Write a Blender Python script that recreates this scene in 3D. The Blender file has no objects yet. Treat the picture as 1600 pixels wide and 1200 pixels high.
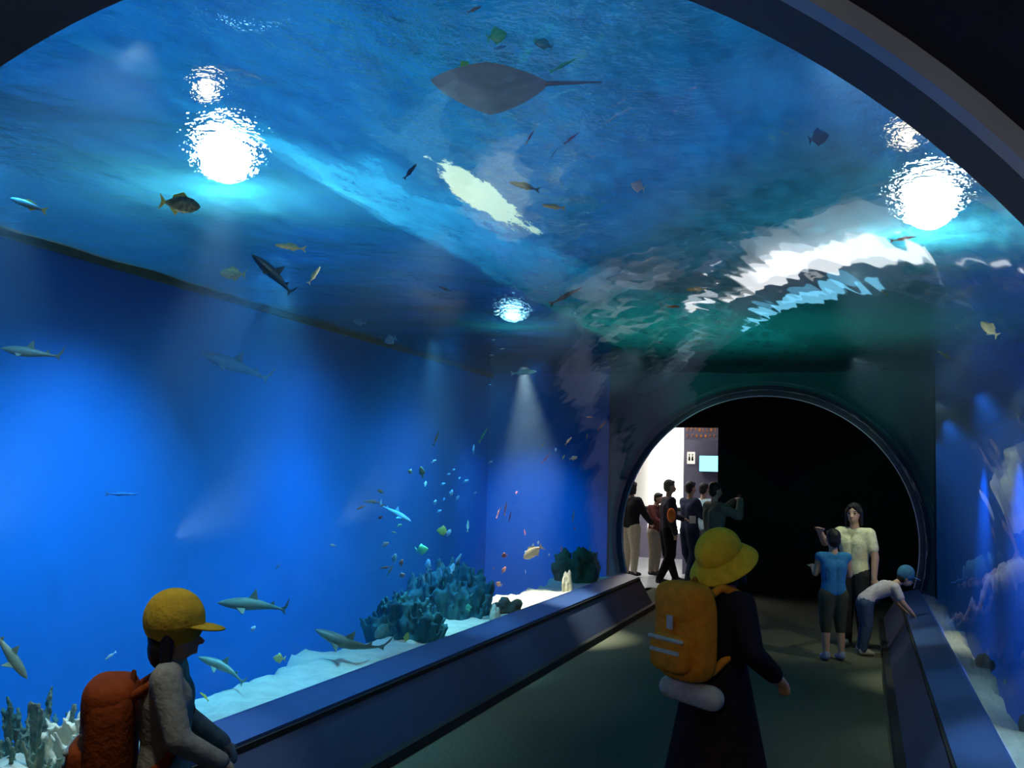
import bpy, bmesh, math, random
import numpy as np
from mathutils import Vector, Matrix
random.seed(7); np.random.seed(7)
SC = bpy.context.scene
COL = SC.collection

# ------------------------------------------------------------------ camera, world, exposure
F, YAW, PIT, ROL = 1588.3, .3331, .0890, .0278          # focal length in pixels of a 1600 px wide frame
R = 1.9                                                  # radius of the acrylic vault
CX, CZ = .6314 * R, 1.7
ZC = CZ - .3942 * R                                      # height of the vault's centre line
D, DN = 13.54, 1.86                                      # far and near end of the acrylic
ZW = 3.12                                                # water level
XL, XR = -3.8, 4.0
ZR = -4.2                                                 # floor of the deep right side                                       # tank walls
def cam_axes():
    f = np.array([-math.sin(YAW)*math.cos(PIT), math.cos(YAW)*math.cos(PIT), math.sin(PIT)])
    r = np.array([math.cos(YAW), math.sin(YAW), 0.]); u = np.cross(r, f)
    return r*math.cos(ROL)+u*math.sin(ROL), -r*math.sin(ROL)+u*math.cos(ROL), f
CR, CU, CF = cam_axes(); CO = np.array([CX, 0, CZ])
cam_data = bpy.data.cameras.new('camera'); cam = bpy.data.objects.new('camera', cam_data); COL.objects.link(cam)
cam_data.sensor_width = 36; cam_data.lens = F/1600*36; cam_data.clip_start = .05; cam_data.clip_end = 200
m = Matrix.Identity(4)
for i in range(3):
    m[i][0], m[i][1], m[i][2], m[i][3] = CR[i], CU[i], -CF[i], CO[i]
cam.matrix_world = m
SC.camera = cam
w = bpy.data.worlds.new('world'); SC.world = w; w.use_nodes = True
w.node_tree.nodes['Background'].inputs[0].default_value = (.004, .007, .012, 1)
w.node_tree.nodes['Background'].inputs[1].default_value = 1
vs = SC.view_settings; vs.view_transform = 'Standard'; vs.look = 'None'; vs.gamma = 1; vs.use_curve_mapping = False
vs.exposure = 0.0
SC.cycles.max_bounces = 10; SC.cycles.transparent_max_bounces = 24; SC.cycles.glossy_bounces = 5
SC.cycles.caustics_reflective = False; SC.cycles.caustics_refractive = False
SC.cycles.sample_clamp_indirect = 4
SC.cycles.volume_bounces = 0

def light(kind, name, loc, aim, power, col=(1,1,1), size=.2, spot=60, blend=.6, sy=None):
    l = bpy.data.lights.new(name, kind); l.energy = power; l.color = col
    if kind == 'SPOT': l.spot_size = math.radians(spot); l.spot_blend = blend; l.shadow_soft_size = size
    if kind == 'POINT': l.shadow_soft_size = size
    if kind == 'AREA':
        l.size = size
        if sy: l.shape = 'RECTANGLE'; l.size_y = sy
    o = bpy.data.objects.new(name, l); COL.objects.link(o); o.location = loc
    if aim is not None: o.rotation_euler = (Vector(aim)-Vector(loc)).to_track_quat('-Z', 'Y').to_euler()
    return o
def ray(px, py): return (px-800)/F*CR - (py-600)/F*CU + CF
def at_z(px, py, z): v = ray(px, py); return Vector(CO+v*(z-CZ)/v[2])
def at_x(px, py, x): v = ray(px, py); return Vector(CO+v*(x-CX)/v[0])
def at_y(px, py, y): v = ray(px, py); return Vector(CO+v*y/v[1])
def at_d(px, py, d): return Vector(CO+ray(px, py)*d)      # at depth d along the view

BLUE = (.10, .42, 1.0)
# flood lamps under the surface of the tank, washing the walls
for (y, p, c, sp) in ((5.4, 470, (.07,.50,1), 105), (3.2, 190, (.07,.50,1), 110), (8.3, 330, (.03,.42,1), 75), (8.3, 160, (.03,.42,1), 130), (10.8, 170, (.03,.36,1), 110)):
    light('SPOT', 'tank_flood_left', (-2.2, y, 3.0), (-3.8, y, -.6), p, c, .15, sp, 1)
light('SPOT', 'tank_flood_left_end', (-3.1, 11.7, 3.0), (-3.15, 13.5, .5), 420, (.05,.45,1), .15, 60, 1)
for (y, p) in ((3., 300), (6.5, 500), (10.5, 1100), (15., 1800), (21., 3000), (27., 3600)):
    light('SPOT', 'tank_flood_right', (2.7, y, 3.0), (4.0, y+.6, -.6), p*.8, (.03,.26,1), .1, 80, 1)
for y in (2.5, 5.0, 7.5, 10.0):  # unseen fill spots added over the vault for the fish and walls
    light('SPOT', 'tank_crown_fill', (-.9, y, 3.02), (-3.0, y+.4, .2), 75, (.85,.95,.75), .05, 105, .9)
for y in (3.0, 6.5, 11, 17):
    light('SPOT', 'tank_crown_fill', (1.1 if y < 13 else 2.3, y, 3.02), (3.2, y+.4, .0), 80, (.8,.95,.8), .05, 120, .9)
for x, y in ((-.2, 3.0), (.4, 4.6), (-.4, 6.4)):  # upward fills added on both sides to light the fish overhead
    light('SPOT', 'tank_up_fill', (-2.3, y, 1.3), (x, y+1.0, 3.1), 100, (.85,1,.75), .05, 60, .9)
for x, y in ((1.0, 4.0), (1.8, 8.0)):
    light('SPOT', 'tank_up_fill', (2.5, y, .6), (x, y+1.5, 3.1), 170, (.9,1,.75), .05, 60, .9)
# warm fills added behind the camera for the two near children
light('SPOT', 'entrance_fill', (.2, -.8, 2.6), (.65, 4.8, 1.1), 60, (1,.80,.52), .08, 34, .8)
light('SPOT', 'entrance_fill', (-.6, -.5, 2.6), (-1.2, 3.2, 1.0), 7, (1,.72,.45), .08, 40, .8)
# unseen fills added above the water to light the surface colours
for x, y, p, c in ((-1.0, 3.0, 430, (.14,.62,1)), (-.2, 5.6, 340, (.14,.62,1)), (.2, 9.5, 420, (.15,.72,.72)), (-2.6, 5.5, 300, (.3,.65,1)), (1.3, 3.2, 380, (.14,.62,1))):
    light('SPOT', 'deck_fill', (x, y, 5.6), (x, y, 3), p, c, .05, 110, 1)
light('SPOT', 'entrance_fill', (.9, -.6, 1.6), (1.3, 1.6, 2.35), 40, (.8,.85,1), .08, 60, .8)  # cool fill added for the silver strip of the near ring
light('SPOT', 'doorway_fill', (-.9, 15.6, 2.5), (-1.6, 13.4, .2), 60, (1,.55,.22), .05, 40, .5)  # warm fill added for the orange light on the far end of the left ledge
light('SPOT', 'tank_end_fill', (2.2, 11.6, 2.9), (.6, 13.5, 2.85), 42, (.4,1,.85), .05, 70, .9)  # teal fills added to brighten the end wall over the arch
light('SPOT', 'tank_end_fill', (-1.9, 12.0, 2.9), (.2, 13.5, 2.9), 50, (.4,1,.85), .05, 80, .9)
light('SPOT', 'entrance_fill', (.3, -.4, 1.9), (-.1, 4.2, 3.3), 70, (1,.95,.8), .05, 60, .9)  # fill added from the camera side for the fish overhead
# lobby beyond the door
light('AREA', 'lobby_ceiling_light', (-3.0, 19.2, 3.4), (-3.0, 19.2, 0), 120, (1,.96,.9), 2.5, sy=4)
light('AREA', 'lobby_ceiling_light', (-6.5, 21.0, 3.4), (-6.5, 21, 0), 160, (1,.97,.92), 3, sy=4)
# warm fill added for the mother and child; cool and warm reef lamps along the left bank
light('SPOT', 'reef_fill_right', (2.1, 9.6, 2.95), (1.1, 10.9, 1.0), 110, (1,.93,.62), .06, 50, .8)
light('SPOT', 'reef_lamp_sand', (-2.3, 8.0, 2.9), (-2.2, 8.2, .3), 260, (.35,.95,1), .05, 38, .7)
light('SPOT', 'reef_lamp_warm', (-2.3, 10.5, 2.9), (-2.1, 10.6, .3), 1300, (1,.98,.72), .05, 42, .7)
light('SPOT', 'reef_lamp_bank', (-2.3, 5.6, 2.9), (-2.15, 5.7, .3), 85, (.25,.9,.95), .05, 60, .9)
light('SPOT', 'reef_lamp_near', (-2.5, 3.6, 2.9), (-2.4, 3.5, .3), 55, (.55,.95,.95), .05, 60, .7)
for y, p, c in ((4.2, 110, (.25,.8,1)), (5.6, 110, (.25,.8,1)), (7.4, 70, (.5,.9,.9)), (9.6, 230, (.95,1,.7))):
    light('SPOT', 'reef_lamp_strip', (2.5, y, 2.6), (1.98, y, .4), p, c, .05, 34, .7)

# ------------------------------------------------------------------ materials
def mat(name): 
    m = bpy.data.materials.new(name); m.use_nodes = True; nt = m.node_tree
    for n in list(nt.nodes): nt.nodes.remove(n)
    out = nt.nodes.new('ShaderNodeOutputMaterial')
    return m, nt, out
def N(nt, t, **kw):
    n = nt.nodes.new(t)
    for k, v in kw.items():
        if k in n.inputs: n.inputs[k].default_value = v
        else: setattr(n, k, v)
    return n
def col4(c): return (c[0], c[1], c[2], 1)
def pbr(name, c, rough=.7, c2=None, scale=20, bump=0, spec=.3, metal=0, stretch=None, detail=4, emit=None, es=0, bscale=None):
    m, nt, out = mat(name)
    b = N(nt, 'ShaderNodeBsdfPrincipled'); b.inputs['Roughness'].default_value = rough
    b.inputs['Specular IOR Level'].default_value = spec; b.inputs['Metallic'].default_value = metal
    nt.links.new(b.outputs[0], out.inputs[0])
    tc = N(nt, 'ShaderNodeTexCoord'); vec = tc.outputs['Object']
    if stretch:
        mp = N(nt, 'ShaderNodeMapping'); mp.inputs['Scale'].default_value = stretch
        nt.links.new(vec, mp.inputs[0]); vec = mp.outputs[0]
    if c2 is None: c2 = tuple(x*.8 for x in c)
    no = N(nt, 'ShaderNodeTexNoise'); no.inputs['Scale'].default_value = scale; no.inputs['Detail'].default_value = detail
    nt.links.new(vec, no.inputs['Vector'])
    cr = N(nt, 'ShaderNodeValToRGB'); cr.color_ramp.elements[0].position = .35; cr.color_ramp.elements[1].position = .65
    cr.color_ramp.elements[0].color = col4(c); cr.color_ramp.elements[1].color = col4(c2)
    nt.links.new(no.outputs['Fac'], cr.inputs[0]); nt.links.new(cr.outputs[0], b.inputs['Base Color'])
    if bump:
        n2 = N(nt, 'ShaderNodeTexNoise'); n2.inputs['Scale'].default_value = bscale or scale*2
        nt.links.new(vec, n2.inputs['Vector'])
        bp = N(nt, 'ShaderNodeBump'); bp.inputs['Strength'].default_value = bump; bp.inputs['Distance'].default_value = .02
        nt.links.new(n2.outputs['Fac'], bp.inputs['Height']); nt.links.new(bp.outputs[0], b.inputs['Normal'])
    if emit:
        b.inputs['Emission Color'].default_value = col4(emit); b.inputs['Emission Strength'].default_value = es
    return m
M = {}
M['black'] = pbr('matt_black_paint', (.006,.006,.007), .8)
M['ceil'] = pbr('dark_ceiling_paint', (.012,.011,.012), .9)
M['floor'] = pbr('grey_carpet', (.12,.12,.085), .95, (.085,.085,.062), 60, .3, .05)
M['lfloor'] = pbr('pale_floor', (.5,.52,.55), .35, scale=3)
M['olive'] = pbr('waterline_algae_strip', (.14,.14,.06), .9, (.08,.09,.05), 6)
M['wall'] = pbr('tank_blue_paint', (.004,.20,.62), .8, (.004,.18,.56), 1.5, 0, .1)
M['endwall'] = pbr('tank_end_rockwork', (.02,.12,.13), .8, (.02,.17,.14), 2, .3, .1)
M['panel'] = pbr('ledge_panel_laminate', (.03,.042,.09), .7, (.027,.038,.08), 8, 0, .15)
M['sill'] = pbr('ledge_sill_metal', (.025,.06,.19), .4, (.022,.055,.17), 6, 0, .6)
M['ring'] = pbr('ring_rubber', (.035,.035,.045), .5, (.03,.03,.04), 8)
M['silver'] = pbr('ring_metal', (.42,.42,.45), .4, (.36,.36,.36), 4, 0, .5, .6)
M['sand'] = pbr('reef_sand', (.62,.60,.48), .95, (.50,.50,.40), 9, .9, .05, bscale=14)
M['rockdark'] = pbr('dark_reef_rock', (.06,.09,.08), .95, (.10,.12,.09), 6, .9, .05)
M['rockcream'] = pbr('cream_reef_rock', (.75,.68,.50), .95, (.6,.55,.40), 9, .9, .05)
M['coralteal'] = pbr('teal_coral', (.05,.22,.24), .9, (.02,.09,.12), 10, .8, .1, stretch=(1,1,.4))
M['coralgreen'] = pbr('green_coral', (.09,.17,.13), .9, (.24,.24,.15), 14, .9, .1)
M['bush'] = pbr('dark_green_reef', (.03,.10,.06), .95, (.05,.14,.08), 10, .8, .05)
M['white'] = pbr('lobby_white', (.85,.85,.82), .6, (.83,.82,.80), 2)
M['greypaint'] = pbr('lobby_ceiling_grey', (.16,.17,.20), .6, (.14,.15,.17), 2)
M['cream'] = pbr('lobby_cream', (.62,.50,.36), .6, (.58,.46,.34), 2)
M['purple'] = pbr('lobby_purple_grey', (.20,.19,.27), .6, (.17,.16,.23), 3)
M['orange_sign'] = pbr('orange_sign_letter', (.85,.32,.08), .5)
M['skin'] = pbr('skin', (.55,.34,.24), .55, (.52,.31,.21), 10)
M['hair'] = pbr('black_hair', (.012,.010,.009), .5, (.02,.016,.014), 60, .3, stretch=(1,1,.15))

def glass_mat():
    m, nt, out = mat('clear_acrylic')
    tr = N(nt, 'ShaderNodeBsdfTransparent'); tr.inputs[0].default_value = (.94,.97,1,1)
    gl = N(nt, 'ShaderNodeBsdfGlossy'); gl.inputs['Roughness'].default_value = .02; gl.inputs[0].default_value = (.8,.85,.95,1)
    lw = N(nt, 'ShaderNodeLayerWeight'); lw.inputs['Blend'].default_value = .5
    pw = N(nt, 'ShaderNodeMath', operation='POWER'); pw.inputs[1].default_value = 5
    ma = N(nt, 'ShaderNodeMath', operation='MULTIPLY_ADD'); ma.inputs[1].default_value = .58; ma.inputs[2].default_value = .015
    nt.links.new(lw.outputs['Facing'], pw.inputs[0]); nt.links.new(pw.outputs[0], ma.inputs[0])
    mx = N(nt, 'ShaderNodeMixShader'); nt.links.new(ma.outputs[0], mx.inputs[0])
    nt.links.new(tr.outputs[0], mx.inputs[1]); nt.links.new(gl.outputs[0], mx.inputs[2]); nt.links.new(mx.outputs[0], out.inputs[0])
    tc = N(nt, 'ShaderNodeTexCoord'); mp = N(nt, 'ShaderNodeMapping'); mp.inputs['Scale'].default_value = (1.0, .55, 1.0)
    nt.links.new(tc.outputs['Object'], mp.inputs[0])
    no = N(nt, 'ShaderNodeTexNoise'); no.inputs['Scale'].default_value = 1.9; no.inputs['Detail'].default_value = 2.0; no.inputs['Roughness'].default_value = .38
    nt.links.new(mp.outputs[0], no.inputs['Vector'])
    bp = N(nt, 'ShaderNodeBump'); bp.inputs['Strength'].default_value = .35; bp.inputs['Distance'].default_value = .03
    nt.links.new(no.outputs['Fac'], bp.inputs['Height']); nt.links.new(bp.outputs[0], gl.inputs['Normal'])
    return m
M['acrylic'] = glass_mat()

def water_mat():
    m, nt, out = mat('rippled_water_surface')
    tc = N(nt, 'ShaderNodeTexCoord'); P = tc.outputs['Object']
    def noise(scale, stretch, detail=5, rough=.6):
        mp = N(nt, 'ShaderNodeMapping'); mp.inputs['Scale'].default_value = stretch
        nt.links.new(P, mp.inputs[0])
        no = N(nt, 'ShaderNodeTexNoise'); no.inputs['Scale'].default_value = scale; no.inputs['Detail'].default_value = detail
        no.inputs['Roughness'].default_value = rough
        nt.links.new(mp.outputs[0], no.inputs['Vector']); return no.outputs['Fac']
    def math_(op, a, b=None, clamp=False):
        n = N(nt, 'ShaderNodeMath', operation=op); n.use_clamp = clamp
        for i, v in enumerate((a, b)):
            if v is None: continue
            if isinstance(v, (int, float)): n.inputs[i].default_value = v
            else: nt.links.new(v, n.inputs[i])
        return n.outputs[0]
    sx = N(nt, 'ShaderNodeSeparateXYZ'); nt.links.new(P, sx.inputs[0]); X, Y = sx.outputs[0], sx.outputs[1]
    hgt = math_('ADD', math_('MULTIPLY', noise(7, (1,1,1)), 1.0), math_('MULTIPLY', noise(1.3, (1,1,1), 2), 1.4))
    bp = N(nt, 'ShaderNodeBump'); bp.inputs['Strength'].default_value = .75; bp.inputs['Distance'].default_value = .025
    nt.links.new(hgt, bp.inputs['Height'])
    gl = N(nt, 'ShaderNodeBsdfGlossy'); gl.inputs['Roughness'].default_value = .12; gl.inputs[0].default_value = (.62,.80,.95,1)
    nt.links.new(bp.outputs[0], gl.inputs['Normal'])
    # light painted into the surface: bright teal lane, cream sand reflection, green reflection beyond
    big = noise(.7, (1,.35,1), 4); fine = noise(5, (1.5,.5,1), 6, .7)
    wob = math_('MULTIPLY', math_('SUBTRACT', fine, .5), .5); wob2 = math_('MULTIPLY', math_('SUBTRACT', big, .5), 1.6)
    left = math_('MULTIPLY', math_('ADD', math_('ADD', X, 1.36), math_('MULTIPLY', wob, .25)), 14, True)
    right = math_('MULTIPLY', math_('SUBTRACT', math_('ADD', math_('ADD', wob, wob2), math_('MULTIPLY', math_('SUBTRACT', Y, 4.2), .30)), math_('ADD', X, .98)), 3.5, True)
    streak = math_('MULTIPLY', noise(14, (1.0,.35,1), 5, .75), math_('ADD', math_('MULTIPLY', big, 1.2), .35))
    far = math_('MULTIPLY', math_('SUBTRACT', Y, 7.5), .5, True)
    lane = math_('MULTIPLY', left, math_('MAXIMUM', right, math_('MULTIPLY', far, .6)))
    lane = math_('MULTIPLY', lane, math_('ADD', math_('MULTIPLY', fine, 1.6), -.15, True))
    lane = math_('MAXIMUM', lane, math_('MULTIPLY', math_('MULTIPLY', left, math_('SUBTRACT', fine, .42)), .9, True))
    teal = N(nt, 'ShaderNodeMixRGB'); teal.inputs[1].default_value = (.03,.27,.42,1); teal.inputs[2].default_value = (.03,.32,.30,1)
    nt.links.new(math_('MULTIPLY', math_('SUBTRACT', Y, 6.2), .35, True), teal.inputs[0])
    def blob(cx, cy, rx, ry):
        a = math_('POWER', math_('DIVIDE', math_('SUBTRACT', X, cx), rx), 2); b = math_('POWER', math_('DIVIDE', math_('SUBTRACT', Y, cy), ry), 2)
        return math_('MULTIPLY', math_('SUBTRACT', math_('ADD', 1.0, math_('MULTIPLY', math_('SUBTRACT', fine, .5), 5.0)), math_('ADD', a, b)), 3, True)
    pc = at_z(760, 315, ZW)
    sheen = blob(pc.x, pc.y, .12, .72)
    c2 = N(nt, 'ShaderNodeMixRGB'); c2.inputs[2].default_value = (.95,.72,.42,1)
    nt.links.new(sheen, c2.inputs[0]); nt.links.new(teal.outputs[0], c2.inputs[1])
    df = N(nt, 'ShaderNodeBsdfTranslucent'); nt.links.new(c2.outputs[0], df.inputs[0])
    rf = N(nt, 'ShaderNodeBsdfRefraction'); rf.inputs['IOR'].default_value = 1.08; rf.inputs['Roughness'].default_value = .10; rf.inputs[0].default_value = (.85,.97,1,1)
    bp2 = N(nt, 'ShaderNodeBump'); bp2.inputs['Strength'].default_value = 1; bp2.inputs['Distance'].default_value = .05
    nt.links.new(noise(16, (1,1,1), 3, .6), bp2.inputs['Height']); nt.links.new(bp2.outputs[0], rf.inputs['Normal'])
    gr = N(nt, 'ShaderNodeMixShader'); gr.inputs[0].default_value = .28
    nt.links.new(gl.outputs[0], gr.inputs[1]); nt.links.new(rf.outputs[0], gr.inputs[2])
    mx = N(nt, 'ShaderNodeMixShader')
    nt.links.new(math_('MAXIMUM', math_('ADD', math_('MULTIPLY', lane, .72), math_('MULTIPLY', math_('MULTIPLY', streak, 2.2), .17)), math_('MULTIPLY', sheen, .8)), mx.inputs[0])
    nt.links.new(gr.outputs[0], mx.inputs[1]); nt.links.new(df.outputs[0], mx.inputs[2]); nt.links.new(mx.outputs[0], out.inputs[0])
    return m
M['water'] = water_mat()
def vol_mat():
    m, nt, out = mat('blue_tank_water')
    v = N(nt, 'ShaderNodeVolumePrincipled')
    v.inputs['Color'].default_value = (.40,.66,1,1); v.inputs['Density'].default_value = .040
    v.inputs['Absorption Color'].default_value = (.2,.5,.8,1)
    v.inputs['Anisotropy'].default_value = .3
    nt.links.new(v.outputs[0], out.inputs['Volume']); return m
M['volume'] = vol_mat()
def emis(name, c, s):
    m, nt, out = mat(name); e = N(nt, 'ShaderNodeEmission'); e.inputs[0].default_value = col4(c); e.inputs[1].default_value = s
    nt.links.new(e.outputs[0], out.inputs[0]); return m
M['lamp'] = emis('flood_lamp_face', (1,.95,.78), 160)
M['tube'] = emis('fluorescent_tube', (1,.98,.95), 22)
M['screen'] = emis('lit_blue_screen', (.25,.75,1), 2.2)
M['plate'] = emis('backlit_sign_plate', (1,.95,.85), 1.0)
M['glow'] = emis('lit_window_panel', (1,.96,.88), 3.2)

# ------------------------------------------------------------------ mesh helpers
def link(name, me, material=None, parent=None, smooth=False):
    if material is not None: me.materials.append(M[material] if isinstance(material, str) else material)
    if smooth: me.polygons.foreach_set('use_smooth', [True]*len(me.polygons))
    o = bpy.data.objects.new(name, me); COL.objects.link(o)
    if parent is not None: o.parent = parent
    return o
def mesh(name, verts, faces):
    me = bpy.data.meshes.new(name); me.from_pydata([tuple(v) for v in verts], [], faces); me.update(); return me
def tag(o, label, cat, group=None, kind=None):
    o['label'] = label; o['category'] = cat
    if group: o['group'] = group
    if kind: o['kind'] = kind
    return o
def struct(o): o['kind'] = 'structure'; return o
def empty(name, loc=(0,0,0), rz=0):
    o = bpy.data.objects.new(name, None); COL.objects.link(o); o.location = loc; o.rotation_euler = (0,0,rz); o.empty_display_size = .1; return o
class MB:
    def __init__(s): s.v = []; s.f = []
    def add(s, v, f): n = len(s.v); s.v += [tuple(x) for x in v]; s.f += [tuple(i+n for i in q) for q in f]; return s
    def box(s, x0, x1, y0, y1, z0, z1):
        return s.add([(x0,y0,z0),(x1,y0,z0),(x1,y1,z0),(x0,y1,z0),(x0,y0,z1),(x1,y0,z1),(x1,y1,z1),(x0,y1,z1)],
                     [(0,3,2,1),(4,5,6,7),(0,1,5,4),(1,2,6,5),(2,3,7,6),(3,0,4,7)])
    def cap(s, a, b, ra, rb, n=12, flat=1.0):
        """tapered capsule"""
        a = Vector(a); b = Vector(b); d = b-a; L = d.length
        if L < 1e-6: d = Vector((0,0,1)); L = 1e-6
        z = d.normalized(); x = z.orthogonal().normalized(); y = z.cross(x)
        prof = []
        for k in range(1, 5): t = math.pi/2*(1-k/5); prof.append((-math.sin(t)*ra, math.cos(t)*ra))
        prof.append((0, ra)); prof.append((L, rb))
        for k in range(1, 5): t = math.pi/2*k/5; prof.append((L+math.sin(t)*rb, math.cos(t)*rb))
        v = [a-z*ra]
        for h, r in prof:
            for i in range(n):
                an = 2*math.pi*i/n; v.append(a+z*h+(x*math.cos(an)+y*math.sin(an)*flat)*r)
        v.append(b+z*rb); f = []
        for i in range(n): f.append((0, 1+(i+1)%n, 1+i))
        for k in range(len(prof)-1):
            for i in range(n):
                p = 1+k*n+i; q = 1+k*n+(i+1)%n; f.append((p, q, q+n, p+n))
        last = len(v)-1; base = 1+(len(prof)-1)*n
        for i in range(n): f.append((base+i, base+(i+1)%n, last))
        return s.add(v, f)
    def ell(s, c, rx, ry, rz, n=16, rot=None):
        c = Vector(c); v = []; f = []; mrows = n//2
        for k in range(mrows+1):
            t = math.pi*k/mrows
            for i in range(n):
                p = 2*math.pi*i/n; q = Vector((rx*math.sin(t)*math.cos(p), ry*math.sin(t)*math.sin(p), rz*math.cos(t)))
                if rot is not None: q = rot @ q
                v.append(c+q)
        for k in range(mrows):
            for i in range(n): f.append((k*n+i, (k+1)*n+i, (k+1)*n+(i+1)%n, k*n+(i+1)%n))
        return s.add(v, f)
    def sell(s, c, rx, ry, rz, e=.45, n=32):
        # rounded box
        pw = lambda v: math.copysign(abs(v)**e, v); V = []; F_ = []; m_ = n//2
        for k in range(m_+1):
            t = math.pi*k/m_-math.pi/2
            for i in range(n):
                p = 2*math.pi*i/n; V.append((c[0]+rx*pw(math.cos(t))*pw(math.cos(p)), c[1]+ry*pw(math.cos(t))*pw(math.sin(p)), c[2]+rz*pw(math.sin(t))))
        for k in range(m_):
            for i in range(n): F_.append((k*n+i, k*n+(i+1)%n, (k+1)*n+(i+1)%n, (k+1)*n+i))
        return s.add(V, F_)
    def mesh(s, name='m'): return mesh(name, s.v, s.f)
    def obj(s, name, material, parent=None, smooth=False): return link(name, s.mesh(name), material, parent, smooth)
    def fused(s, name, material, parent=None, voxel=.01, smooth=4):
        """one continuous skin over the pieces"""
        me = s.mesh('tmp'); bm = bmesh.new(); bm.from_mesh(me); bmesh.ops.remove_doubles(bm, verts=bm.verts, dist=1e-5); bm.to_mesh(me); bm.free()
        o = bpy.data.objects.new('tmp', me); COL.objects.link(o)
        r = o.modifiers.new('r', 'REMESH'); r.mode = 'VOXEL'; r.voxel_size = voxel
        if smooth: q = o.modifiers.new('s', 'SMOOTH'); q.iterations = smooth; q.factor = .5
        dg = bpy.context.evaluated_depsgraph_get(); dg.update()
        me2 = bpy.data.meshes.new_from_object(o.evaluated_get(dg)); me2.name = name
        bpy.data.objects.remove(o); bpy.data.meshes.remove(me)
        me2.materials.clear()
        return link(name, me2, material, parent, True)
def extrude_y(prof, y0, y1, closed=True, ny=1):
    n = len(prof); v = []; f = []
    for j in range(ny+1):
        y = y0+(y1-y0)*j/ny
        v += [(p[0], y, p[1]) for p in prof]
    for j in range(ny):
        for i in range(n if closed else n-1):
            a = j*n+i; b = j*n+(i+1)%n; f.append((a, b, b+n, a+n))
    if closed: f.append(tuple(range(n))[::-1]); f.append(tuple(ny*n+i for i in range(n)))
    return v, f
def arc(r, a0, a1, n=64, cx=0., cz=ZC):
    return [(cx+r*math.cos(a0+(a1-a0)*i/n), cz+r*math.sin(a0+(a1-a0)*i/n)) for i in range(n+1)]
A0 = -math.asin(.2718)                                   # arc end on the right sill
A1 = math.pi-A0
ZB = ZC-.2718*R

# ------------------------------------------------------------------ the setting
struct(MB().box(-2.0, 2.0, -3, 16, -.1, 0).obj('floor', 'floor'))
# clear acrylic vault
p = arc(R, A0, A1, 200) + arc(R+.05, A1, A0, 200)
v, f = extrude_y(p, DN, D); o = struct(link('window_1', mesh('acrylic_vault', v, f), 'acrylic', None, True)); o.data.set_sharp_from_angle(angle=.5)
# sills and panels either side of the walkway
def ledge(side, name):
    e = struct(empty(name, (0,0,0)))
    def pr(nm, pts, m, y0=-2.5, y1=D):
        v, f = extrude_y([(side*x, z) for x, z in pts], y0, y1); return link(nm, mesh(nm, v, f), m, e)
    pr('sill', [(1.86,.30),(1.86,ZB+.0),(1.84,ZB+.005),(1.615,.392),(1.615,.375),(1.8,.30)], 'sill')
    pr('sill_groove', [(1.60,.374),(1.66,.374),(1.66,.33),(1.60,.345)], 'black')
    pr('front_panel', [(1.605,.348),(1.66,.325),(1.66,.03),(1.44,.06)], 'panel')
    pr('kickplate', [(1.60,.005),(1.60,.06),(1.385,.06),(1.375,.005)], 'black')
    pr('end_cap', [(1.605,.348),(1.66,.37),(1.95,.30),(1.95,.0),(1.44,.06)], 'panel', D, D+.03)
    return e
ledge(-1, 'baseboard_left'); ledge(1, 'baseboard_right')
# near ring and black entrance vault
def ring(name, r0, r1, y0, y1, m, parent=None, a0=A0, a1=A1):
    v, f = extrude_y(arc(r0, a0, a1, 96)+arc(r1, a1, a0, 96), y0, y1); return link(name, mesh(name, v, f), m, parent)
e = struct(empty('trim_1'))
ring('dark_collar', R-.02, R+.12, 1.64, DN, 'ring', e); ring('silver_strip', R-.03, R+.10, 1.58, 1.64, 'silver', e)
struct(ring('ceiling', R, R+.15, -3, 1.58, 'ceil'))
e = struct(empty('trim_2')); ring('far_ring', R-.035, R+.1, D, D+.10, 'ring', e); ring('ring_edge', R-.045, R-.035, D, D+.04, 'silver', e)
# tank shell
v, f = extrude_y([(XL,-1.6),(XL,4.0),(XL-.15,4.0),(XL-.15,-1.6)], -1, D+.1); struct(link('wall_left', mesh('wl', v, f), 'wall'))
v, f = extrude_y([(XR,ZR-.2),(XR,4.0),(XR+.15,4.0),(XR+.15,ZR-.2)], -1, 36); struct(link('wall_right', mesh('wr', v, f), 'wall'))
v, f = extrude_y([(XL,3.07),(XL+.04,3.07),(XL+.04,3.14),(XL,3.14)], 1.35, D); struct(link('trim_3', mesh('t3', v, f), 'olive'))
v, f = extrude_y([(XR,3.05),(XR-.05,3.05),(XR-.05,3.14),(XR,3.14)], 1.35, 35); struct(link('trim_4', mesh('t4', v, f), 'olive'))
def wall_with_hole(name, x0, x1, z0, z1, y, th, r, material):
    """wall across the tank with the vault's arch cut out"""
    arcp = arc(r, -math.pi/2, math.pi*1.5, 72)[:-1]
    outer = []
    for (x, z) in arcp:
        dx, dz = x, z-ZC; t = 1e9
        if dx > 1e-9: t = min(t, x1/dx)
        if dx < -1e-9: t = min(t, x0/dx)
        if dz > 1e-9: t = min(t, (z1-ZC)/dz)
        if dz < -1e-9: t = min(t, (z0-ZC)/dz)
        outer.append((dx*t, ZC+dz*t))
    n = len(arcp); v = []
    for yy in (y, y+th): v += [(a, yy, b) for a, b in arcp]+[(a, yy, b) for a, b in outer]
    f = []
    for i in range(n):
        j = (i+1)%n
        f += [(i, j, n+j, n+i), (2*n+i, 3*n+i, 3*n+j, 2*n+j), (i, 2*n+i, 2*n+j, j)]
    return struct(link(name, mesh(name, v, f), material))
wall_with_hole('wall_far', XL, R+.13, -1.6, 4.0, D+.01, .09, R+.06, 'endwall')
wall_with_hole('wall_near', XL, XR, -1.6, 4.0, 1.30, .10, R+.12, 'endwall')
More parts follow.
